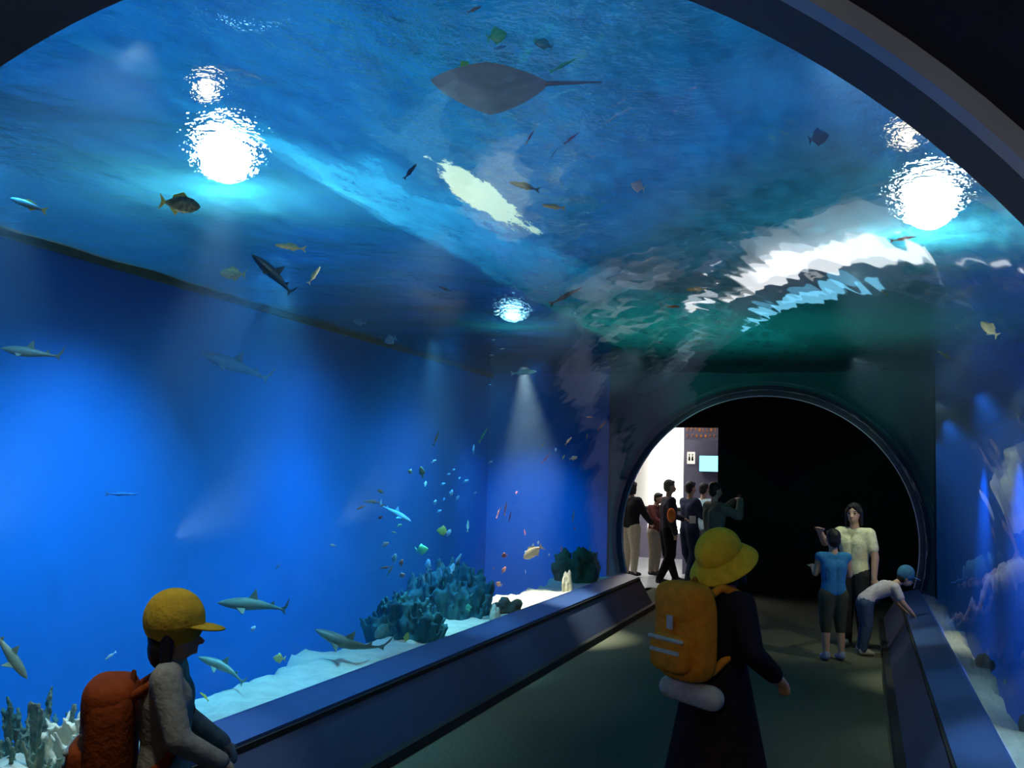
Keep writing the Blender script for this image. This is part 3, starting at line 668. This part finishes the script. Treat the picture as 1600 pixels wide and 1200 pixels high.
# reef fish picked one by one
LST = [
 (682,684,26,68,'thin',(.10,.16,.06),'dark olive slender fish rising left of the green one'),
 (755,680,30,60,'thin',(.10,.60,.22),'green slender fish rising above the school'),
 (740,702,16,85,'slim',CYAN,'cyan slim fish standing upright above the school'),
 (678,721,9,30,'oval',(.15,.5,.85),'tiny blue fish over the olive upright one'),
 (766,722,8,20,'oval',CYAN,'lone cyan fish right of the school'),
 (641,737,9,150,'disc',(.10,.28,.22),'small dark teal disc fish left of the school'),
 (659,738,19,100,'oval',(.10,.26,.18),'dark olive fish standing upright left of the school'),
 (701,741,7,20,'oval',CYAN,None),(709,734,6,30,'oval',CYAN,None),(718,747,5,60,'oval',CYAN,None),(728,752,10,35,'oval',CYAN,None),
 (692,756,8,20,'oval',CYAN,None),(665,756,9,80,'oval',CYAN,None),(705,771,13,75,'oval',CYAN,None),(715,778,9,60,'oval',CYAN,None),
 (743,770,7,40,'oval',(.15,.45,.8),None),(680,785,9,75,'oval',CYAN,None),(686,799,9,30,'oval',CYAN,None),(694,780,6,75,'oval',(.15,.45,.8),None),
 (595,768,12,160,'oval',(.20,.28,.20),'olive oval fish above the small cyan shark'),
 (582,784,28,176,'slim',(.20,.36,.38),'grey-green slim fish left above the small cyan shark'),
 (564,793,16,205,'slim',(.30,.17,.10),'brown slim fish left of the small cyan shark'),
 (597,790,12,25,'slim',(.24,.26,.10),'olive yellow fish touching the small cyan shark'),
 (594,809,9,30,'oval',(.32,.18,.14),'brown fish at the tail of the small cyan shark'),
 (624,821,9,20,'oval',(.12,.45,.30),'small green fish under the small cyan shark'),
 (616,832,10,170,'slim',(.16,.34,.24),'small olive fish under the small cyan shark'),
 (601,851,15,25,'oval',PALE,'pale oval fish in the bright water left of the green disc'),
 (692,830,20,170,'disc',(.45,.70,.12),'yellow-green round fish in the middle of the reef'),
 (701,833,14,60,'oval',(.55,.9,.95),'white fish touching the yellow-green round one'),
 (659,859,21,10,'disc',(.15,.90,.45),'bright green round fish above the coral'),
 (731,822,19,88,'slim',(.50,.95,.70),'pale green fish standing upright right of the round ones'),
 (669,883,20,88,'oval',CYAN,'cyan oval fish standing upright above the coral'),
 (715,876,26,62,'slim',(.35,.80,.88),'cyan slim fish rising just above the thicket'),
 (707,888,17,75,'oval',(.50,.88,.92),'pale fish pressed to the rising cyan slim fish'),
 (729,890,16,170,'oval',(.20,.28,.30),'grey oval fish resting on top of the thicket'),
 (689,894,16,105,'slim',(.25,.55,.75),'steel-blue slim fish above the thicket'),
 (662,906,15,100,'slim',(.35,.55,.68),'grey-blue fish standing upright left of the thicket'),
 (616,873,17,75,'oval',(.16,.45,.50),'olive-cyan fish in the loose group at left, topmost'),
 (627,880,14,75,'oval',(.32,.20,.18),'brown oval fish beside the olive-cyan one'),
 (602,887,18,185,'slim',(.28,.22,.18),'brown slim fish at the left of the loose group'),
 (609,892,20,60,'slim',(.40,.60,.62),'pale slim fish crossing the brown slim one'),
 (628,899,11,20,'disc',(.30,.24,.26),'brown disc fish at the bottom of the loose group'),
 (694,912,9,90,'oval',(.12,.60,.30),'small green fish at the left edge of the thicket'),
 (788,868,10,180,'disc',(.40,.12,.10),'reddish disc fish right of the thicket, uppermost of three'),
 (787,891,13,60,'oval',(.36,.14,.12),'reddish oval fish right of the thicket, middle of three'),
 (779,913,11,150,'disc',(.30,.16,.14),'reddish brown fish right of the thicket, lowest of three'),
 (771,888,5,90,'oval',(.45,.14,.16),'tiny reddish fish beside the thicket top'),
 (753,908,14,170,'oval',(.28,.16,.16),'brown fish at the right shoulder of the thicket'),
 (779,801,22,68,'thin',(.34,.14,.16),'dull red slender fish, left of three upright ones'),
 (790,794,26,80,'thin',(.30,.14,.22),'dull red slender fish, middle of three upright ones'),
 (797,807,18,78,'thin',(.36,.14,.14),'dull red slender fish, right of three upright ones'),
 (807,770,6,60,'oval',(.40,.12,.20),'tiny red fish above the three upright ones'),
 (820,832,9,100,'slim',(.50,.12,.14),'small red fish above the brown grouper'),
 (833,862,37,215,'oval',(.32,.26,.16),'brown grouper swimming down left in the bright patch'),
 (833,852,7,80,'oval',PALE,None),(841,848,7,80,'oval',PALE,None),(821,863,6,80,'oval',PALE,None),(821,893,7,90,'slim',PALE,None),(858,867,5,80,'oval',PALE,None),
 (877,858,11,85,'slim',(.55,.18,.14),'small reddish fish right of the grouper'),
 (898,826,8,90,'slim',(.42,.10,.12),'small dark red fish further right of the grouper'),
 (922,859,15,92,'thin',(.70,.72,.10),'yellow slender fish near the far end of the glass'),
 (896,806,20,82,'thin',(.22,.26,.14),'olive slender fish near the far end of the glass'),
 (848,695,16,50,'thin',(.14,.26,.14),'dim olive fish under the far waterline'),
 (853,716,24,52,'thin',(.30,.08,.20),'dim purple-red slender fish under the far waterline'),
 (868,703,7,80,'oval',(.25,.5,.8),'tiny blue fish under the far waterline'),
 (888,689,17,48,'slim',(.60,.34,.20),'orange-brown fish near the far waterline'),
 (880,715,11,60,'slim',(.45,.45,.12),'yellow-olive fish left of the orange one'),
 (896,716,14,15,'oval',(.95,.62,.36),'orange-cream fish at the far end of the tank'),
 (917,681,9,75,'slim',(.55,.45,.15),'yellowish fish below the brown one at far end'),
 (921,652,12,175,'slim',(.50,.26,.12),'brown-orange fish at the far end above the waterline'),
 (941,665,20,48,'slim',(.70,.32,.18),'orange slim fish beside the far reflections'),
 (732,950,13,100,'disc',(.10,.60,.40),'green round fish in front of the thicket'),
 (635,997,18,75,'oval',(.50,.60,.12),'yellow-green fish at the foot of the low finger coral'),
 (599,983,38,225,'oval',(.12,.30,.28),'teal grouper beside the low finger coral'),
 (436,1029,19,170,'disc',(.85,.75,.18),'yellow butterfly fish above the sand bank'),
 (320,1088,20,140,'slim',(.95,.85,.12),'bright yellow fish at the shoulder of the child in the cap'),
 (395,983,13,50,'oval',(.75,.92,.88),'small white fish below the olive shark'),
 (172,1025,20,215,'slim',(.80,.95,.95),'white fish left of the child in the cap, upper of two'),
 (173,1064,24,215,'slim',(.80,.95,.95),'white fish left of the child in the cap, lower of two'),
 (434,885,12,50,'slim',(.30,.60,.85),'tiny pale blue fish above the olive shark'),
 (520,852,10,170,'oval',(.40,.60,.70),'tiny grey-blue fish in open water left of the reef'),
 (1534,944,12,80,'slim',(.40,.60,.80),'pale blue fish low in the right tank'),
 (1497,739,8,90,'slim',(.25,.55,.8),'tiny blue fish in the right tank below the waterline'),
 (1570,1065,10,70,'oval',(.55,.55,.15),'small yellow fish above the cyan sand at right'),
 (1539,1020,16,80,'slim',(.30,.60,.80),'pale blue fish standing upright above the right sand'),
 (771,531,7,0,'slim',CYAN,None),(785,545,8,10,'slim',CYAN,None),(768,555,6,0,'slim',CYAN,None),(766,601,6,0,'slim',CYAN,None),(778,518,5,0,'slim',CYAN,None),
]
for i, (px, py, l, a, k_, c, lb) in enumerate(LST):
    g = None
    if lb is None:
        if py < 610: lb, g = 'tiny cyan fish flashing below the small blue lamp', 'cyan fish below the blue lamp'
        elif px > 815: lb, g = 'tiny pale fish hovering around the brown grouper', 'pale fish around the grouper'
        else: lb, g = 'tiny cyan fish of the loose school in the middle of the tank', 'cyan school in mid water'
    bx_ = {(436,1029):.15,(320,1088):.1,(635,997):.05,(732,950):.05,(599,983):.05}.get((px,py), .2+.25*((i*37)%10)/10)
    fish(px, py, l, a, k_, c, lb, bx_, group=g, bend=.4 if i % 3 else -.4)

# ------------------------------------------------------------------ people
def cloth(name, c, c2=None): return pbr(name, c, .85, c2 or tuple(x*.8 for x in c), 25, .25, .1)
BASE = dict(pelvis=(0,0,.525), waist=(0,.0,.60), chest=(0,.0,.72), neck=(0,-.005,.825), head=(0,.012,.925),
            shL=(-.105,0,.79), shR=(.105,0,.79), elL=(-.130,-.01,.63), elR=(.130,-.01,.63), wrL=(-.138,.03,.49), wrR=(.138,.03,.49),
            hipL=(-.050,0,.50), hipR=(.050,0,.50), knL=(-.058,.012,.28), knR=(.058,.012,.28), anL=(-.060,-.008,.05), anR=(.060,-.008,.05))
def person(label, loc, rz, H, pose=None, hk=1.0, vox=None, fat=1.0, shirt=None, sleeve=.5, trousers=None, leglen=1.0, skirt=None, shoes=(.05,.05,.06),
           hair='short', look=0., nod=0., skin='skin', curl=.5, face=True, haircol='hair', hem=.0):
    J = {k: Vector(v)*H for k, v in dict(BASE, **(pose or {})).items()}
    e = empty('person', loc, rz); tag(e, label, 'person'); vox = vox or H*.008; f = H*fat
    side = (J['hipR']-J['hipL']).normalized(); sside = (J['shR']-J['shL']).normalized()
    def torso(b, g=0., low=True):
        if low:
            for s_ in (-1, 1): b.cap(J['pelvis']+side*s_*.034*f, J['waist']+side*s_*.026*f, .060*f+g, .055*f+g)
        for s_ in (-1, 1): b.cap(J['waist']+side*s_*.026*f, J['chest']+sside*s_*.038*f, .055*f+g, .062*f+g)
        for s_, k in ((-1, 'shL'), (1, 'shR')): b.cap(J['chest']+sside*s_*.035*f, J[k]-sside*s_*.012*f, .058*f+g, .034*f+g)
        b.cap(J['shL'], J['shR'], .033*f+g, .033*f+g)
    def arm(b, S, g=0., part=1.0):
        sh, el, wr = J['sh'+S], J['el'+S], J['wr'+S]
        if part <= .5: b.cap(sh, sh.lerp(el, part*1.6), .034*f+g, .030*f+g)
        else: b.cap(sh, el, .034*f+g, .026*f+g); b.cap(el, el.lerp(wr, min(1, (part-.5)*2)), .026*f+g, .019*f+g)
    def leg(b, S, g=0., part=1.0):
        hp, kn, an = J['hip'+S], J['kn'+S], J['an'+S]
        if part <= .5: b.cap(hp, hp.lerp(kn, part*2), .060*f+g, .046*f+g)
        else: b.cap(hp, kn, .060*f+g, .038*f+g); b.cap(kn, kn.lerp(an, (part-.5)*2), .040*f+g, (.024+.008*(1-part)*2)*f+g)
    hd = J['head']; Rh = Matrix.Rotation(look, 3, 'Z') @ Matrix.Rotation(nod, 3, 'X'); k = H*hk
    def h(x, y, z): return hd+Rh @ Vector((x*k, y*k, z*k))
    b = MB(); torso(b); b.cap(J['chest']+(J['neck']-J['chest'])*.5, J['neck'].lerp(hd, .45), .036*H, .029*k)
    b.ell(h(0,-.004,.014), .044*k, .053*k, .054*k, 20, Rh); b.ell(h(0,.014,-.022), .034*k, .038*k, .040*k, 16, Rh)
    b.cap(h(0,.046,-.002), h(0,.062,-.018), .006*k, .009*k, 8)                      # nose
    b.ell(h(0,.049,-.042), .013*k, .008*k, .006*k, 8, Rh)                            # lips
    for s_ in (-1, 1):
        b.ell(h(s_*.045,-.004,-.006), .006*k, .012*k, .017*k, 10, Rh)                # ear
    for S in 'LR':
        arm(b, S); leg(b, S)
        an = J['an'+S]; b.cap(an, an+Vector((0,.085*H,-.028*H)), .022*H, .016*H)
        # hand: palm, four fingers of unequal length, thumb from the side of the palm
        el, wr = J['el'+S], J['wr'+S]; d = (wr-el).normalized(); s_ = -1 if S == 'L' else 1
        up = Vector((0,0,1)) if abs(d.z) < .8 else Vector((0,1,0)); q = d.cross(up).normalized(); nrm = q.cross(d).normalized()
        palm = wr+d*.030*H; b.cap(wr, palm, .016*H, .016*H, 8)
        for i, (o_, ln) in enumerate(((-.020,.042),(-.007,.048),(.006,.045),(.018,.036))):
            r0 = palm+q*o_*H+d*.006*H; dd = (d-nrm*curl*.5).normalized(); m1 = r0+dd*ln*.5*H; d3 = (d-nrm*curl*1.5).normalized(); b.cap(wr+q*o_*.6*H, r0, .009*H, .0075*H, 8)
            b.cap(r0, m1, .0070*H, .0062*H, 8); b.cap(m1, m1+d3*ln*.5*H, .0062*H, .0050*H, 8)
        t0 = wr+d*.010*H-q*.014*H; t1 = t0+(d*.5-q*.8).normalized()*.026*H; b.cap(t0, t1, .0085*H, .0075*H, 8); b.cap(t1, t1+(d*.9-q*.2).normalized()*.020*H, .0070*H, .0055*H, 8)
    b.fused('body', skin, e, vox, 2)
    if face:
        for s_ in (-1, 1):
            q = MB(); q.ell(h(s_*.018,.0465,.004), .0075*k, .004*k, .0042*k, 10, Rh); q.obj('eye', 'eye', e, True)
            q = MB(); q.cap(h(s_*.010,.051,.017), h(s_*.027,.046,.018), .0022*k, .0016*k, 6); q.obj('eyebrow', 'hair', e, True)
    if shirt:
        b = MB(); torso(b, .009*H)
        if hem: 
            for s_ in (-1, 1): b.cap(J['pelvis']+side*s_*.036*f, J['pelvis']+side*s_*.040*f-Vector((0,0,hem*H)), .068*f, .076*f)
        for S in 'LR':
            if sleeve > 0: arm(b, S, .009*H, sleeve)
        b.fused('shirt', cloth('shirt_cloth', shirt), e, vox, 3)
    if trousers:
        b = MB()
        for s_ in (-1, 1): b.cap(J['pelvis']+side*s_*.034*f, J['waist']+side*s_*.026*f-Vector((0,0,.02*H)), .062*f+.006*H, .055*f+.005*H)
        for S in 'LR': leg(b, S, .009*H, leglen)
        b.fused('trousers', cloth('trouser_cloth', trousers), e, vox, 3)
    if skirt:
        c, z1, r1 = skirt; b = MB(); b.cap(J['waist'], Vector((J['pelvis'].x, J['pelvis'].y, z1*H)), .085*f, r1*H, 20); b.fused('skirt', cloth('skirt_cloth', c), e, vox, 3)
    for S in 'LR':
        an = J['an'+S]; b = MB(); b.cap(an+Vector((0,-.012*H,-.018*H)), an+Vector((0,.088*H,-.026*H)), .028*H, .021*H); b.cap(an+Vector((0,-.01*H,0)), an+Vector((0,.03*H,-.012*H)), .027*H, .024*H)
        b.fused('shoe', cloth('shoe_leather', shoes), e, vox, 2)
    if hair:
        b = MB(); b.ell(h(0,-.012,.024), .049*k, .055*k, .053*k, 18, Rh); b.ell(h(0,-.030,-.006), .045*k, .036*k, .048*k, 16, Rh)
        if hair == 'bob':
            b.ell(h(0,-.030,-.035), .050*k, .034*k, .052*k, 16, Rh)
            for s_ in (-1, 1): b.cap(h(s_*.040,-.004,.02), h(s_*.046,-.006,-.062), .018*k, .013*k); b.cap(h(s_*.015,.040,.048), h(s_*.038,.024,.012), .012*k, .008*k)
        if hair == 'short': b.cap(h(-.02,.034,.05), h(.02,.034,.05), .014*k, .014*k)
        b.fused('hair', haircol, e, vox*.8, 2)
    return e, J, h, Rh, k
M['eye'] = pbr('dark_eye', (.01,.008,.008), .2)
def cap_hat(e, h, Rh, k, c, brim_len=.075, name='cap', round_brim=False, big=1.0):
    g = 1.12*big; b = MB(); b.ell(h(0,-.006,.034), .052*k*g, .060*k*g, (.050 if round_brim else .060)*k*g, 24, Rh)
    m_ = cloth('hat_cloth', c)
    hat = b.fused(name, m_, e, k*.006, 1)
    b = MB()
    if round_brim:
        n = 36; V = []
        for (r_, z_) in ((.054,.030), (.074,.012), (.094,-.012), (.096,-.016), (.092,-.017), (.072,.004), (.052,.022)):
            for i in range(n): a_ = 2*math.pi*i/n; V.append(h(math.cos(a_)*r_*.94*big, -.006+math.sin(a_)*r_*big, z_))
        b.add(V, [(j*n+i, j*n+(i+1)%n, ((j+1)%7)*n+(i+1)%n, ((j+1)%7)*n+i) for j in range(7) for i in range(n)])
    else:
        b.ell(h(0,.062+.0,.018), .042*k*big, brim_len*k, .007*k, 20, Rh @ Matrix.Rotation(-.12, 3, 'X'))
    b.obj('brim', m_, hat, True)
    MB().ell(h(0,-.006,.034+.050*g), .006*k, .006*k, .004*k, 8).obj('button', m_, hat, True)
    return hat
def backpack(label, P, rz, w, d, hgt, c, tilt=0., trim=(.45,.45,.42)):
    """P: middle of the face that lies against the back; bag extends to local -Y"""
    e = empty('backpack', P, rz); e.rotation_euler = (tilt, 0, rz); tag(e, label, 'backpack'); m_ = cloth('backpack_fabric', c); dk = cloth('backpack_dark', tuple(x*.45 for x in c))
    b = MB(); b.sell((0,-d*.5,0), w*.5, d*.52, hgt*.5, .5); b.fused('body', m_, e, .008, 4)
    b = MB(); b.sell((0,-d*1.05,-hgt*.2), w*.38, d*.30, hgt*.20, .5); pk = b.fused('front_pocket', m_, e, .008, 3)
    b = MB(); b.cap((-w*.33,-d*1.30,-hgt*.06), (w*.33,-d*1.30,-hgt*.06), .010, .010, 8); b.obj('zip', cloth('zip_grey', trim), pk, True)
    b = MB(); b.sell((0,-d*.56,hgt*.30), w*.47, d*.56, hgt*.23, .6); fl = b.fused('flap', m_, e, .008, 2)
    MB().box(-.018, .018, -d*1.16, -d*1.10, hgt*.04, hgt*.18).obj('buckle', cloth('buckle_grey', (.55,.55,.55)), fl)
    MB().box(-w*.30, w*.30, -d*1.37, -d*1.33, -hgt*.20, -hgt*.16).obj('reflective_band', cloth('band_grey', trim), pk)
    for s_ in (-1, 1):
        b = MB(); pts = [(s_*w*.26,-.01,hgt*.38), (s_*w*.30,.05,hgt*.48), (s_*w*.34,.14,hgt*.40), (s_*w*.36,.17,hgt*.15), (s_*w*.38,.12,-hgt*.15), (s_*w*.34,-.01,-hgt*.38)]
        for i in range(5): b.cap(pts[i], pts[i+1], .020, .020, 8)
        b.fused('shoulder_strap', m_, e, .008, 2)
    b = MB(); b.cap((-.03,-.02,hgt*.45), (0,-.02,hgt*.55), .009, .009, 8); b.cap((0,-.02,hgt*.55), (.03,-.02,hgt*.45), .009, .009, 8); b.obj('handle', dk, e, True)
    return e
def R2(rz, x, y): return Vector((math.cos(rz)*x-math.sin(rz)*y, math.sin(rz)*x+math.cos(rz)*y, 0))
# child in the yellow cap, near left
L0 = Vector((-1.13, 3.10, 0)); rz = -1.02
e, J, h, Rh, k = person('child in a yellow peaked cap and pale shirt at the left glass, seen from behind', L0, rz, 1.22,
    dict(elL=(-.15,.03,.64), wrL=(-.12,.15,.56), elR=(.17,.05,.64), wrR=(.15,.16,.575), head=(0,.012,.905), neck=(0,-.005,.815)), 1.22, .009, 1.08,
    (.42,.36,.31), 1.0, (.05,.06,.09), 1.0, look=-.2, curl=.9, hair='bob')
cap_hat(e, h, Rh, k, (.75,.42,.04), .056, big=1.1)
bp_ = backpack('dark orange backpack on the child in the yellow peaked cap', L0+R2(rz, 0, -.10)+Vector((0,0,.75)), rz, .35, .16, .40, (.38,.06,.012))
# child in the round yellow hat, centre
C0 = Vector((.58, 4.72, 0)); rz = -.72
e, J, h, Rh, k = person('child in a round yellow hat and dark clothes walking down the middle of the tunnel', C0, rz, 1.46,
    dict(elL=(-.14,.04,.64), wrL=(-.10,.14,.52), elR=(.15,.0,.66), wrR=(.145,.10,.585), head=(0,.02,.92), anL=(-.06,.06,.05), anR=(.06,-.08,.05)), 1.12, .010, 1.08,
    (.018,.014,.02), .96, (.015,.012,.018), 1.0, skirt=((.020,.010,.012), .24, .165), look=.2, nod=.55, curl=.7, hem=.03, hair='bob')
cap_hat(e, h, Rh, k, (.85,.52,.03), name='hat', round_brim=True, big=1.08)
b = MB(); b.cap(J['neck']+Vector((-.05,.02,.0)), J['neck']+Vector((.05,.03,.005)), .035, .035); b.cap(J['neck']+Vector((.04,.05,0)), J['neck']+Vector((.02,.10,-.05)), .03, .02)
b.fused('scarf', cloth('scarf_cloth', (.55,.12,.20)), e, .01, 2)
backpack('bright orange backpack on the child in the round yellow hat', C0+R2(rz, 0, -.115)+Vector((0,0,1.03)), rz, .33, .14, .42, (.85,.28,.02), trim=(.6,.6,.5))
b = MB(); b.cap((-.14,-.10,0), (.14,-.10,0), .055, .055); sh = b.fused('spare_top', cloth('pale_cloth', (.55,.52,.45)), None, .01, 3)
sh.location = C0+R2(rz, 0, -.05)+Vector((0,0,.765)); sh.rotation_euler = (0,0,rz); tag(sh, 'pale folded top tucked under the bright orange backpack', 'clothing')
# mother and child
M0 = Vector((1.12, 11.41, 0)); 
person('woman with a black bob in a cream t-shirt and dark trousers, one arm raised', M0, 2.75, 1.50,
    dict(elR=(.165,.12,.72), wrR=(.15,.235,.80), elL=(-.15,.01,.63), wrL=(-.15,.03,.49)), 1.08, .012, 1.06, (.80,.76,.48), .38, (.03,.03,.035), 1.0, hair='bob', shoes=(.35,.33,.28), look=.15)
K0 = Vector((.93, 10.50, 0))
person('child in a blue sleeveless top and olive shorts in front of the woman', K0, .4, 1.25,
    dict(elL=(-.13,.03,.66), wrL=(-.11,.14,.70), elR=(.14,.03,.65), wrR=(.12,.12,.68)), 1.15, .012, 1.0, (.04,.22,.50), .0, (.07,.08,.055), .62, shoes=(.30,.34,.50), face=False)
# child leaning over the right ledge
B0 = Vector((1.25, 11.0, 0)); 
pose = dict(pelvis=(0,-.02,.50), waist=(0,.05,.565), chest=(0,.16,.62), neck=(0,.25,.66), head=(0,.34,.72), shL=(-.10,.22,.64), shR=(.10,.22,.64),
            elL=(-.13,.28,.50), elR=(.13,.28,.50), wrL=(-.12,.36,.415), wrR=(.12,.36,.415), hipL=(-.05,-.03,.47), hipR=(.05,-.03,.47), knL=(-.06,-.02,.27), knR=(.06,-.02,.27), anL=(-.06,-.06,.05), anR=(.06,-.06,.05))
e, J, h, Rh, k = person('child in a blue cap and white shirt leaning over the right ledge', B0, -1.35, 1.08, pose, 1.2, .011, 1.05, (.62,.56,.58), .40, (.06,.10,.18), 1.0, nod=-.25, shoes=(.45,.42,.38))
cap_hat(e, h, Rh, k, (.06,.20,.34), .05, 'cap')
# visitors in the lobby doorway
FC = dict(face=False)
person('visitor in a black top and cream trousers at the left edge of the doorway', (-2.62,17.6,0), -.6, 1.66, dict(elR=(.15,.06,.64), wrR=(.12,.17,.56)), 1, .022, 1.05, (.02,.02,.025), 1.0, (.68,.58,.42), hair='bob', **FC)
person('visitor in a dark red top and khaki trousers stooping in the doorway', (-2.28,18.0,0), -1.9, 1.50, dict(head=(0,.05,.90), elL=(-.14,.08,.66), wrL=(-.10,.20,.60), elR=(.14,.08,.66), wrR=(.10,.20,.60)), 1, .022, 1.0, (.14,.04,.04), 1.0, (.36,.30,.24), **FC)
e, J, h, Rh, k = person('man with pale grey hair in a dark jacket standing in the doorway', (-1.815,16.75,0), -1.1, 1.70, dict(elL=(-.14,.06,.65), wrL=(-.08,.17,.62), anL=(-.07,.10,.05), anR=(.06,-.10,.05)), 1, .022, 1.1, (.045,.040,.055), 1.0, (.012,.012,.015), haircol=cloth('grey_hair', (.22,.20,.17)), **FC)
ob = MB().ell((0,0,0), .07, .05, .12, 14); ob = ob.obj('pouch', cloth('pouch_cloth', (1.0,.22,.04)), None, True); ob.location = at_y(1049, 805, 16.47); tag(ob, 'orange pouch held by the grey-haired man', 'bag')
person('man with black hair in a navy jacket and slim dark jeans', (-1.57,17.4,0), -.75, 1.68, dict(elL=(-.14,.05,.65), wrL=(-.07,.17,.66), elR=(.14,.05,.65), wrR=(.07,.18,.66), anL=(-.05,.12,.05), anR=(.06,-.06,.05)), 1, .022, 1.05, (.035,.045,.085), 1.0, (.02,.03,.06), **FC)
cb = MB().box(-.05,.05,-.02,.02,-.06,.06).obj('leaflet', 'white'); cb.location = at_y(1082, 812, 17.12); tag(cb, 'white leaflet in the hands of the man in the navy jacket', 'leaflet')
person('visitor in a pale blue shirt half hidden behind the man in navy', (-1.43,18.0,0), -.4, 1.66, None, 1, .022, 1.05, (.50,.72,.82), 1.0, (.12,.13,.16), **FC)
e, J, h, Rh, k = person('visitor in a grey-green jumper raising a camera in the shadow beside the door', (-.78,14.6,0), -.9, 1.68, dict(elL=(-.16,.13,.72), wrL=(-.05,.22,.84), elR=(.16,.14,.72), wrR=(.05,.22,.84)), 1, .02, 1.12, (.16,.19,.15), 1.0, (.02,.02,.025), **FC)
cm = MB().box(-.055,.055,-.02,.02,-.035,.035).obj('camera', 'black'); cm.location = Vector((-.78,14.6,0))+R2(-.9, 0, .42)+Vector((0,0,1.47)); cm.rotation_euler = (0,0,-.9); tag(cm, 'small dark camera held up by the visitor in grey-green', 'camera')

# ------------------------------------------------------------------ tell the look-alikes apart
ORD = ['uppermost', 'second', 'third', 'fourth', 'fifth', 'sixth', 'seventh', 'eighth', 'ninth', 'tenth', 'eleventh', 'lowest']
def spread(group, stem, tail, key, words=ORD):
    L_ = sorted([o for o in COL.objects if o.get('group') == group], key=key)
    for i, o in enumerate(L_): o['label'] = stem+' '+(words[i] if i < len(L_)-1 or words is not ORD else 'lowest')+' '+tail
spread('cyan school in mid water', 'tiny cyan fish,', 'from the top in the mid-water school', lambda o: -o['seen'])
spread('cyan fish below the blue lamp', 'tiny cyan fish,', 'from the top below the small blue lamp', lambda o: -o['seen'])
spread('pale fish around the grouper', 'tiny pale fish,', 'from the top around the brown grouper', lambda o: -o['seen'])
spread('fluorescent lights of the lobby ceiling', 'fluorescent light of the lobby ceiling,', 'one from the doorway', lambda o: (o.location-Vector((-1.5, 16, 3))).length, ['nearest', 'second', 'third', 'fourth', 'fifth', 'farthest'])
for o in COL.objects:
    if 'seen' in o: del o['seen']
    if 'label' in o: o['label'] = o['label'].replace('uppermost from the top', 'uppermost').replace('lowest from the top', 'lowest').replace('nearest one from', 'nearest to').replace('farthest one from', 'farthest from')
